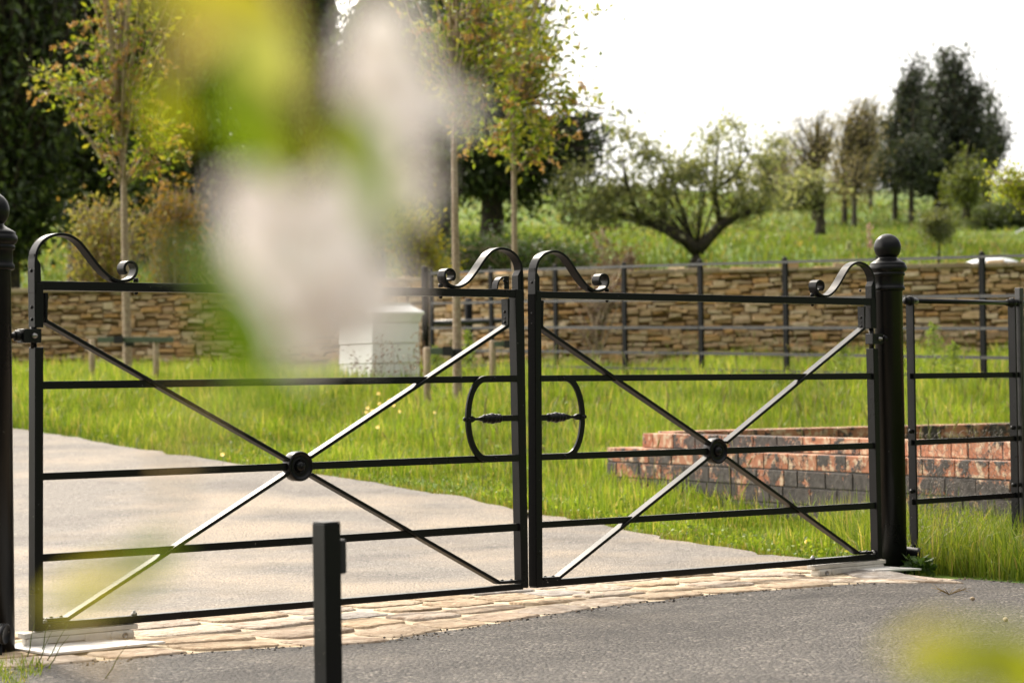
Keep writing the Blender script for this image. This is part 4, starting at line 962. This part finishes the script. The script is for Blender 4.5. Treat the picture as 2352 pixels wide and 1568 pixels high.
def shrub(label, x, Y, yb, crowns, pal, nbr=120, per=30, ls=.08, spread=.16, lm='leaf', name='shrub', grp='shrubs beyond the wall'):
    X = (x-1176)/FPX*Y; g = terr1(X, Y); t = P(x, yb, Y)
    return tree(name, label, 'shrub', (X, Y, g), tuple(P(x, crowns[0][1], Y)), .035, [el(c[0], c[1], Y, *c[2:]) for c in crowns], ls, pal, nbr=nbr, per=per, spread=spread, bark='bark', lmat=lm, group=grp, clear=.15, twig=.008)
shrub('yellow green shrub behind the scroll at the left gate end', 250, 38, 640, [(260, 540, 95, 95), (230, 590, 80, 60), (200, 480, 40, 40, .3)], SH, nbr=190, per=30, ls=.075)
shrub('orange brown shrub right of the young trunk at far left', 400, 39, 640, [(395, 480, 75, 75), (410, 560, 80, 70)], OR, nbr=190, per=30, ls=.075)
shrub('green shrub behind the blurred blossom along the wall top', 540, 38, 640, [(520, 580, 110, 75), (620, 560, 90, 90)], MG, nbr=220, per=34, ls=.085)
shrub('dull green shrub hidden behind the pale blossom', 760, 39, 640, [(740, 560, 110, 90), (820, 520, 80, 100)], MG+OR, nbr=200, per=34, ls=.085)
shrub('bright yellow shrub left of the stoutest young trunk above the wall', 960, 40, 640, [(955, 545, 60, 65), (930, 500, 60, 50), (990, 590, 50, 40)], [(.46, .38, .03), (.34, .32, .03), (.20, .22, .025)], nbr=170, per=30, ls=.075)
shrub('low dark green bush mound right behind the scrolls at the centre', 1200, 43, 620, [(1120, 575, 110, 48), (1240, 585, 110, 42), (1330, 600, 50, 24), (1060, 590, 60, 40)], [(.05, .09, .016), (.035, .065, .014), (.07, .11, .02)], nbr=330, per=36, ls=.085, lm='darkleaf')
PU = [(.10, .045, .04), (.14, .07, .05), (.08, .05, .03)]
shrub('purple leaved shrub above the wall left of the apple trunk', 1440, 36, 610, [(1440, 590, 25, 24), (1400, 605, 55, 12), (1375, 540, 25, 20, .4)], PU, nbr=60, per=16, ls=.06, spread=.1, grp=None)
shrub('straggly purple climber on the wall behind the far fence', 1370, 30.4, 850, [(1370, 680, 45, 60), (1350, 740, 40, 60), (1420, 640, 30, 30)], PU+[(.2, .17, .08)], nbr=60, per=10, ls=.05, spread=.1, grp=None)
# pink flower spires in front of the slope
for (x, y0, y1) in ((1995, 600, 515), (1948, 600, 560)):
    Y = 33.5; mb = MB(); mb.tube([P(x+2, y0, Y), P(x, y1, Y)], .006, 5); r_ = thing('foxglove', tuple(P(x+2, y0, Y)), 'tall pink flower spire left of the ball finial' if x > 1970 else 'short pale plume above the wall left of the pink spire', 'flower')
    obj('stem', mb, M['stem'], r_); nf = 90; t = rng.uniform(0, 1, nf); pa, pb = P(x+2, y0-30, Y), P(x, y1, Y)
    C = np.array(pa)+(np.array(pb)-np.array(pa))*t[:, None]+rng.normal(size=(nf, 3))*.022; V, F, c3 = leaves(C, .035, palette_cols(nf, [(.45, .25, .24), (.4, .3, .22)] if x > 1970 else [(.4, .42, .22), (.3, .34, .15)]), .8); tag(qmesh('florets', V, F, c3, M['petal'], r_), None, None, kind='stuff')
# pale domed cover beyond the wall
c = P(2278, 607, 34); s2 = 34/FPX; mb = MB()
mb.lathe([(62*s2*math.cos(a_), 15*s2*math.sin(a_)) for a_ in np.linspace(-.35, math.pi/2-.01, 10)], c, seg=32)
mb.lathe([(.03, -1.2), (.03, .05)], c, seg=10)
tag(obj('parasol', mb, M['cover']), 'shallow pale grey dome showing just above the wall at right', 'parasol')

# ------------------------------------------------------------------ GRASS
poly = np.array(DRIVE_EDGE+[(-14, 6.0), gl(-2.1, .2), gl(2.15, .2)])
def inpoly(X, Y, Q):
    r = np.zeros(len(X), bool); j = len(Q)-1
    for i in range(len(Q)):
        xi, yi = Q[i]; xj, yj = Q[j]
        c_ = ((yi > Y) != (yj > Y)) & (X < (xj-xi)*(Y-yi)/(yj-yi+1e-12)+xi); r ^= c_; j = i
    return r
def blades(X, Y, hgt, wid, cols, lean=.35, zoff=-.03):
    n_ = len(X); b_ = np.c_[X, Y, terr(X, Y)+zoff]; an = rng.uniform(0, 2*np.pi, n_); d = np.c_[np.cos(an), np.sin(an), np.zeros(n_)]
    sd_ = np.c_[-np.sin(an), np.cos(an), np.zeros(n_)]; yaw = rng.uniform(0, 2*np.pi, n_)
    le = np.abs(rng.normal(0, lean, n_)); h = hgt[:, None]; wv = wid[:, None]/2
    side = np.c_[np.cos(yaw), np.sin(yaw), np.zeros(n_)]; up = np.array([0, 0, 1.0])
    m1 = b_+up*h*.55+d*(le*hgt*.35)[:, None]; t1 = b_+up*(h*(1-.35*np.minimum(le, 1)[:, None]))+d*(le*hgt*1.0)[:, None]
    V = np.stack([b_-side*wv, b_+side*wv, m1+side*wv*.75, m1-side*wv*.75, t1], 1).reshape(-1, 3)
    i = np.arange(n_)*5; F = np.concatenate([np.c_[i, i+1, i+2], np.c_[i, i+2, i+3], np.c_[i+3, i+2, i+4]])
    k = np.array([.75, .75, 1.0, 1.0, 1.12]); C = (cols[:, None, :]*np.ones((1, 5, 1))).reshape(-1, 3)
    return V, F, C
GP = [(.17, .235, .030), (.13, .20, .018), (.25, .285, .045), (.36, .31, .12), (.08, .14, .014)]; GW_ = [.33, .24, .23, .10, .10]
front_line = lambda X: np.full_like(X, 10.45)
SETX = np.array([[p.x, p.y] for p in SETF])
def lawn(n_, y0, y1):
    v = rng.uniform(0, 1, n_); Y = y0*(y1/y0)**v; X = rng.uniform(-.235, .24, n_)*Y
    k = ~inpoly(X, Y, poly); X, Y = X[k], Y[k]
    s = (X-GO.x)*GW.x+(Y-GO.y)*GW.y; u = (X-GO.x)*GU.x+(Y-GO.y)*GU.y
    k = np.where(u > 2.35, Y > np.interp(X, SETX[:, 0], SETX[:, 1])+.03, s > .22); k &= ~((u < 2.6) & (s < .35)); X, Y = X[k], Y[k]
    rel = np.c_[X-A.x, Y-A.y]; a1 = rel@np.array(D1[:2]); a2 = rel@np.array(D2[:2])
    k = ~((a1 > 0) & (a1 < 5.4) & (a2 > -.0) & (a2 < 1.2) & (rng.uniform(0, 1, len(X)) < .9) | ((a1 > 0) & (a1 < .5) & (a2 > 0) & (a2 < 4)))
    k &= Y < np.interp(X, [q[0] for q in WL], [q[1] for q in WL])-.03
    return X[k], Y[k]
X, Y = lawn(210000, 10.4, 33.9)
dist_edge = np.min(np.hypot(X[:, None]-poly[None, :60, 0], Y[:, None]-poly[None, :60, 1]), 1)
nz = np.sin(X*2.1+Y*1.3)*np.sin(X*.9-Y*1.7+1)+.5*np.sin(X*5.1+2)*np.sin(Y*4.3)+.5*np.sin(X*9.7+Y*6.1)
hgt = (.075+.075*np.clip(dist_edge/2.5, 0, 1)+.065*nz.clip(-1, 1.2))*rng.uniform(.55, 1.35, len(X))*(1+.35*np.clip((Y-20)/8, 0, 1))
cols = palette_cols(len(X), GP, GW_, .22)*(1+.25*nz)[:, None]; dry = dist_edge < .12*rng.uniform(.3, 1.2, len(X)); hgt[dry] *= .6; cols[dry] = cols[dry]*.4+np.array([.17, .12, .04])*.6
V, F, C = blades(X, Y, np.maximum(hgt, .03), (.0045+.00028*Y)*rng.uniform(.7, 1.3, len(X)), cols)
tag(qmesh('lawn_grass', V, F, C, M['grass']), 'bright green rough grass between the drive and the stone wall', None, kind='stuff')
X, Y = lawn(60000, 10.4, 24)
de = np.min(np.hypot(X[:, None]-poly[None, :60, 0], Y[:, None]-poly[None, :60, 1]), 1)
cl_ = np.sin(X*3.3+Y*2.1+.5)*np.sin(X*1.9-Y*2.7)+.4*np.sin(X*8+Y*5)
k = ((cl_ > .45) & (rng.uniform(0, 1, len(X)) < .5)) | (de < .18); X, Y, cl_ = X[k], Y[k], cl_[k]
C = np.c_[X, Y, terr(X, Y)+rng.uniform(0, .09, len(X))-.01]
V, F, c3 = leaves(C, .021, palette_cols(len(X), [(.15, .22, .025), (.22, .28, .04), (.09, .15, .015), (.28, .27, .08)], [.4, .3, .2, .1], .25), .75)
tag(qmesh('clover', V, F, c3, M['grass']), 'low broad leaved clover among the lawn grass', None, kind='stuff')
# long rank grass right of the post and round the brick walls
def patch(n_, xr, yr, hr, lean=.5, cond=None):
    X = rng.uniform(*xr, n_); Y = rng.uniform(*yr, n_)
    if cond is not None: k = cond(X, Y); X, Y = X[k], Y[k]
    h = rng.uniform(*hr, len(X))*rng.uniform(.5, 1.2, len(X)); return blades(X, Y, h, rng.uniform(.0035, .0075, len(X)), palette_cols(len(X), GP, GW_, .25)*.9, lean)
def condR(X, Y):
    s = (X-GO.x)*GW.x+(Y-GO.y)*GW.y; u = (X-GO.x)*GU.x+(Y-GO.y)*GU.y
    return (u > 2.30) & ((u > 2.36) | (s > -.05)) & (Y > np.interp(X, SETX[:, 0], SETX[:, 1])+.02+.05*rng.uniform(0, 1, len(X))) & (X/Y < .25)
parts = [patch(34000, (1.6, 3.4), (9.6, 12.8), (.08, .30), .45, condR)]
def condP(X, Y):
    a2 = (X-A.x)*D2.x+(Y-A.y)*D2.y; a1 = (X-A.x)*D1.x+(Y-A.y)*D1.y; return (a2 < -.02) & (a2 > -.5) & (a1 > -.4) & ~inpoly(X, Y, poly)
parts.append(patch(9000, (0, 3.2), (11, 16.6), (.08, .24), .4, condP))
def condL(X, Y): return Y < 7.62+.9*(X+1.72)*0+ -.9*(X+1.62)*1.0
pl_ = gnd(60, 1535)
parts.append(patch(5000, (pl_.x-.5, pl_.x+.10), (pl_.y-.6, pl_.y+.10), (.03, .09), .5, lambda X, Y: (X-pl_.x)*.8+(Y-pl_.y)*.6 < .02))
V = np.concatenate([p[0] for p in parts]); offs = np.cumsum([0]+[len(p[0]) for p in parts]); F = np.concatenate([p[1]+o for p, o in zip(parts, offs)]); C = np.concatenate([p[2] for p in parts])
tag(qmesh('rank_grass', V, F, C, M['grass']), 'long rank grass under the railing and round the brick walls', None, kind='stuff')
# meadow tufts on the slope beyond the wall
n_ = 60000; v = rng.uniform(0, 1, n_); Y = 44*(108/44)**v; X = rng.uniform(-.24, .24, n_)*Y
nz = np.sin(X*.5+Y*.3)+np.sin(X*.23-Y*.21+2)
V, F, C = blades(X, Y, rng.uniform(.10, .30, n_), .02+.0006*Y, palette_cols(n_, [(.12, .175, .03), (.165, .20, .045), (.09, .14, .022), (.25, .21, .09)], [.4, .28, .22, .10], .25)*(1+.12*nz)[:, None], .4, -.05)
tag(qmesh('meadow_grass', V, F, C, M['grass']), 'mown green meadow grass on the slope beyond the wall', None, kind='stuff')
# seed heads standing above the long grass
n_ = 420; Y = rng.uniform(14, 29, n_); X = rng.uniform(-.05, .23, n_)*Y; k = (~inpoly(X, Y, poly)); X, Y = X[k], Y[k]
mb = MB(); rr = random.Random(9)
for x, y in zip(X, Y):
    if (x-A.x)*D2.x+(y-A.y)*D2.y > 0 and 0 < (x-A.x)*D1.x+(y-A.y)*D1.y < 5.4 and (x-A.x)*D2.x+(y-A.y)*D2.y < .6: continue
    h = rr.uniform(.3, .55); g = terr1(x, y); lx, ly = rr.uniform(-.12, .12), rr.uniform(-.1, .1); c = rr.choice([(.24, .25, .08), (.30, .27, .12), (.20, .20, .07)])
    mb.tube([(x, y, g-.02), (x+lx*.4, y+ly*.4, g+h*.6), (x+lx, y+ly, g+h)], [.0022, .0018, .0012], 3, c)
    mb.tube([(x+lx*.9, y+ly*.9, g+h*.88), (x+lx*1.05, y+ly*1.05, g+h*.97), (x+lx*1.25, y+ly*1.25, g+h*1.06)], [.002, .006, .001], 4, c)
tag(obj('seed_heads', mb, M['grass']), 'thin pale grass seed heads standing above the lawn', None, kind='stuff')
# long single blades by the near opener and the post foot
mb = MB()
for (x, y, dx, dy, h) in ((92, 1510, 20, 0, .12), (80, 1540, 40, -60, .1), (100, 1530, 55, -70, .1), (105, 1545, 55, -40, .1), (235, 1568, 60, -60, .1), (60, 1520, 20, -50, .1)):
    a = gnd(x, y); b_ = P(x+dx*.6, y-60, a.y); c = P(x+dx, y-75+dy*.3, a.y); mb.tube([a, a.lerp(b_, .5)+Vector((.004, 0, 0)), b_, c], [.0022, .002, .0016, .0006], 4, (.10, .14, .02))
tag(obj('grass_tuft', mb, M['grass']), 'few long thin grass blades beside the near opener arm', 'grass tuft')
mb = MB(); a = gnd(2180, 1372); tr_ = random.Random(2)
for i in range(16):
    an = tr_.uniform(0, 6.28); l_ = tr_.uniform(.03, .09); mb.tube([a+Vector((0, 0, .012)), a+Vector((math.cos(an)*l_*.6, math.sin(an)*l_*.6, .03)), a+Vector((math.cos(an)*l_, math.sin(an)*l_, tr_.uniform(.02, .05)))], [.0015, .0012, .0005], 3, (.22, .15, .05))
tag(obj('grass_tuft', mb, M['grass']), 'small dry brown tuft rooted between the paving stones', 'grass tuft')
# buttercups
bc = [(845, 938), (856, 944), (872, 928), (878, 942), (905, 932), (895, 920), (842, 948), (918, 946), (1000, 948), (868, 982), (512, 1045), (790, 1000), (870, 905), (1075, 958), (1856, 1246)]
for i, (x, y) in enumerate(bc):
    a = gnd(x, y+38 if i != 14 else y+12); h = P(x, y, a.y); r_ = thing('buttercup', tuple(a), 'yellow dandelion head near the drive edge under the farther gate leaf' if i == 14 else 'tiny yellow buttercup flower in the lawn grass', 'flower', None if i == 14 else 'buttercups in the lawn')
    mb = MB(); mb.tube([a, h], .0018, 4); obj('stem', mb, M['stem'], r_)
    mb = MB(); mb.lathe([(.003, -.004), (.014, .003), (.017, .008), (.012, .006), (.004, .004)], h, (-.2, -.6, .7), 10); obj('petals', mb, M['yellow'], r_)
# dock stalks in front of the hive and tall weeds by the fence
dk = [(872, 845, 770), (900, 850, 790), (820, 855, 800), (960, 850, 760), (975, 860, 800), (850, 850, 812), (940, 855, 815)]
for i, (x, y0, y1) in enumerate(dk):
    a = np.array(gnd(x, 905)); Y = 25.6; g = groundpt(x, Y); t = P(x+rng.normal()*6, y1, Y); r_ = thing('dock_stalk', tuple(g), 'thin brown seeding weed stalk in front of the white beehive', 'weed', 'brown weed stalks by the beehive')
    mb = MB(); mb.tube([g, (np.array(g)+np.array(t))/2+np.array([.02, 0, 0]), t], .004, 4); obj('stem', mb, M['drystem'], r_)
    nf = 45; tt = rng.uniform(.4, 1, nf); C = np.array(g)+(np.array(t)-np.array(g))*tt[:, None]+rng.normal(size=(nf, 3))*np.array([.045, .03, .02]); V, F, c3 = leaves(C, .03, palette_cols(nf, [(.12, .06, .04), (.16, .09, .05)]), .7); tag(qmesh('seeds', V, F, c3, M['darkleaf'], r_), None, None, kind='stuff')
for (x, y1, Y, lab) in ((1075, 760, 24.5, 'tall pale leafy weed behind the young trunk left of the stiles'), (1000, 800, 24.8, 'leafy weed beside the pale stake'), (2145, 745, 22.0, 'tall feathery weed rising right of the ball topped post'), (2190, 790, 21.5, 'feathery weed right of the taller weed by the railing'), (1935, 790, 23, 'low feathery weed by the fence left of the gate post')):
    g = groundpt(x, Y); t = P(x, y1, Y); r_ = thing('tall_weed', tuple(g), lab, 'weed', 'leafy weeds along the fence'); mb = MB(); mb.tube([g, t], [.006, .002], 4); obj('stem', mb, M['stem'], r_)
    nf = 260; tt = rng.uniform(.3, 1, nf)**.8; C = np.array(g)+(np.array(t)-np.array(g))*tt[:, None]+rng.normal(size=(nf, 3))*np.array([.10, .08, .05])*(1.15-tt)[:, None]; V, F, c3 = leaves(C, .045, palette_cols(nf, [(.20, .26, .05), (.15, .21, .04)]), .35); qmesh('leaves', V, F, c3, M['leaf'], r_)
# broad-leaved weed at the post foot
a = gnd(2112, 1312); C = np.array(a)+rng.normal(size=(80, 3)).clip(-1.3, 1.3)*np.array([.045, .04, .018])+np.array([0, 0, .03]); V, F, c3 = leaves(C, .045, palette_cols(80, [(.04, .08, .014), (.06, .11, .02)]), .8); tag(qmesh('broadleaf_weed', V, F, c3, M['leaf']), 'small dark broad leaved weed at the foot of the gate post', 'weed')
# loose stone chips on the paving
for (x, y) in ((2234, 1390), (1350, 1372), (2310, 1437)):
    a = gnd(x, y); mb = MB(); mb.ball((a.x, a.y, .022), .010, seg=7, rings=5, sz=.8); tag(obj('pebble', mb, M['mortar']), 'single loose grey stone chip lying by the paving edge', 'pebble', 'loose stone chips')

# ------------------------------------------------------------------ BLOSSOM SPRAYS close to the camera
def big_leaf(root, c, ax, nrm, L_, W_, col):
    ax = Vector(ax).normalized(); nrm = Vector(nrm); sd_ = ax.cross(nrm).normalized(); nrm = sd_.cross(ax).normalized(); mb = MB(); vs = []; fs = []; k = 10
    for i in range(k+1):
        t = i/k; wv = W_/2*math.sin(math.pi*min(1, t*.97+.03))**.8*(1-.25*t); p = Vector(c)+ax*(t-.5)*L_-nrm*.12*L_*(t-.5)**2*4
        for j, a_ in enumerate((-1, -.5, 0, .5, 1)): vs.append(p+sd_*wv*a_+nrm*abs(a_)*wv*.25)
    for i in range(k):
        for j in range(4): fs.append((i*5+j, i*5+j+1, i*5+j+6, i*5+j+5))
    mb.add(vs, fs, col, True); return obj('leaf', mb, M['leaf'], root)
def flower(root, c, nrm, r, col, rr):
    nrm = Vector(nrm).normalized(); e1 = nrm.orthogonal().normalized(); e2 = nrm.cross(e1); mb = MB()
    for p in range(5):
        a0 = 2*math.pi*p/5; d = e1*math.cos(a0)+e2*math.sin(a0); s_ = nrm.cross(d); vs = [Vector(c)]; ring = 9
        for q in range(ring):
            t = -1+2*q/(ring-1); rad = r*(1-.25*abs(t)**2.5); vs.append(Vector(c)+d*rad*(1-.12*t*t)+s_*r*.52*t+nrm*r*(.25+.12*t*t))
        for q in range(ring):
            t = -1+2*q/(ring-1); vs.append(Vector(c)+d*r*.5+s_*r*.38*t+nrm*r*.05)
        fs = [(0, 10+q, 11+q) for q in range(ring-1)]+[(10+q, 1+q, 2+q, 11+q) for q in range(ring-1)]
        mb.add(vs, fs, col, True)
    fo = obj('blossom', mb, M['petal'], root)
    mb = MB()
    for q in range(8):
        a0 = 2*math.pi*q/8; mb.tube([Vector(c), Vector(c)+(e1*math.cos(a0)+e2*math.sin(a0))*r*.25+nrm*r*.45], r*.03, 4, (.55, .42, .1))
    obj('stamens', mb, M['petal'], fo); return fo
def cluster(root, cx, cy, d, sx, sy, n_, r, rr):
    for _ in range(n_):
        x, y = cx+rr.gauss(0, sx), cy+rr.gauss(0, sy); dd = d+rr.uniform(-.03, .03); c = P(x, y, dd)
        pk = rr.random(); col = (.90, .87-.05*pk, .85-.04*pk); flower(root, c, (rr.uniform(-.8, .8), -1+rr.uniform(-.3, .6), rr.uniform(-.3, .8)), r*KD*rr.uniform(.8, 1.15), col, rr)
fr_ = random.Random(8); d0 = .54; KD = 1.6
_P0 = P
def P(x, y, Y): return _P0(x, y, Y*KD)
root = thing('blossom_branch', tuple(P(640, 700, .4)), 'pink white apple blossom spray hanging blurred in front of the nearer leaf', 'blossom branch')
mb = MB(); st = [(560, -260, .44), (640, -40, .42), (700, 150, .41), (760, 330, .41), (740, 520, .40), (690, 700, .40), (600, 860, .40), (470, 1000, .40), (400, 1130, .41), (330, 1270, .42), (250, 1345, .42)]
mb.tube([P(*q) for q in st], [.0016, .0015, .0014, .0013, .0012, .0011, .0009, .0006, .0005, .0005, .0004], 6, (.2, .14, .07)); mb.tube([P(700, 150, .41), P(800, 190, .41), P(880, 210, .41)], .0008, 5); obj('twig', mb, M['bark'], root)
for (x_, y_, d_, sx_, sy_, n_, r_) in ((575, 470, .40, 24, 20, 4, .0052), (600, 560, .40, 20, 24, 2, .0042), (765, 500, .40, 34, 30, 5, .0062), (700, 590, .40, 34, 26, 4, .0056), (790, 630, .39, 34, 28, 5, .0060), (650, 690, .40, 30, 26, 5, .0062), (735, 745, .40, 38, 26, 7, .0064), (700, 800, .40, 34, 18, 4, .0052), (830, 740, .40, 28, 28, 4, .0050),
    (860, 90, .41, 26, 34, 4, .0058), (890, 180, .41, 30, 34, 5, .0060), (925, 275, .42, 30, 34, 5, .0054), (925, 390, .43, 26, 40, 4, .0042), (940, 540, .43, 25, 60, 3, .0034), (835, 690, .40, 24, 30, 3, .0046)):
    cluster(root, x_, y_, d_, sx_, sy_, n_, r_, fr_)
LG = (.30, .33, .015); LY = (.42, .38, .02); LD = (.13, .20, .008)
for (x, y, d, ax, nr, l_, w_, c) in (
    (500, -10, .40, (1, 0, -.15), (.2, -1, .5), .026, .013, LY), (470, 95, .41, (.7, 0, .5), (0, -1, .6), .016, .009, (.42, .35, .10)), (610, 150, .40, (.15, 0, -1), (.3, -1, .3), .026, .012, (.36, .38, .12)),
    (570, 270, .40, (.4, .2, -1), (.2, -1, .2), .022, .012, LD), (850, 400, .38, (.25, 0, -1), (.3, -1, .2), .024, .0095, LD), (790, 350, .40, (.5, 0, -1), (-.3, -1, .3), .014, .006, LG),
    (560, 775, .38, (.45, 0, -1), (.2, -1, .3), .023, .0115, (.075, .135, .004)), (385, 255, .42, (.5, 0, -1), (.2, -1, .3), .012, .006, LG), (470, 600, .41, (.9, 0, -.3), (.2, -.7, .7), .018, .005, LD), (660, 330, .40, (.1, 0, -1), (.6, -1, 0), .016, .006, (.2, .22, .03)),
    (235, 1345, .42, (1, 0, .28), (.1, -1, .7), .024, .0085, LY), (335, 1290, .42, (.8, 0, .5), (.2, -1, .3), .014, .006, LD), (395, 1090, .41, (.1, 0, -1), (1, -.7, 0), .016, .0022, (.34, .24, .15)), (440, 940, .41, (.5, 0, -.8), (1, -.7, 0), .012, .0018, (.3, .25, .1)), (230, 1500, .42, (1, 0, -.3), (0, -1, .3), .014, .0024, (.5, .36, .28))):
    big_leaf(root, P(x, y, d), ax, nr, l_*KD, w_*KD, c)
root = thing('leafy_shoot', tuple(P(2300, 1600, .4)), 'blurred yellow green leaves poking in at the bottom right corner', 'leafy shoot')
mb = MB(); mb.tube([P(2500, 1900, .42), P(2380, 1700, .41), P(2200, 1500, .40)], [.0014, .001, .0006], 6); obj('twig', mb, M['bark'], root)
for (x, y, ax, l_, w_, c) in ((2240, 1520, (1, 0, .25), .022, .010, LG), (2360, 1560, (.8, 0, -.6), .026, .014, LG), (2120, 1470, (1, 0, .4), .014, .0045, LY)):
    big_leaf(root, P(x, y, .40), ax, (.1, -1, .5), l_*KD, w_*KD, c)
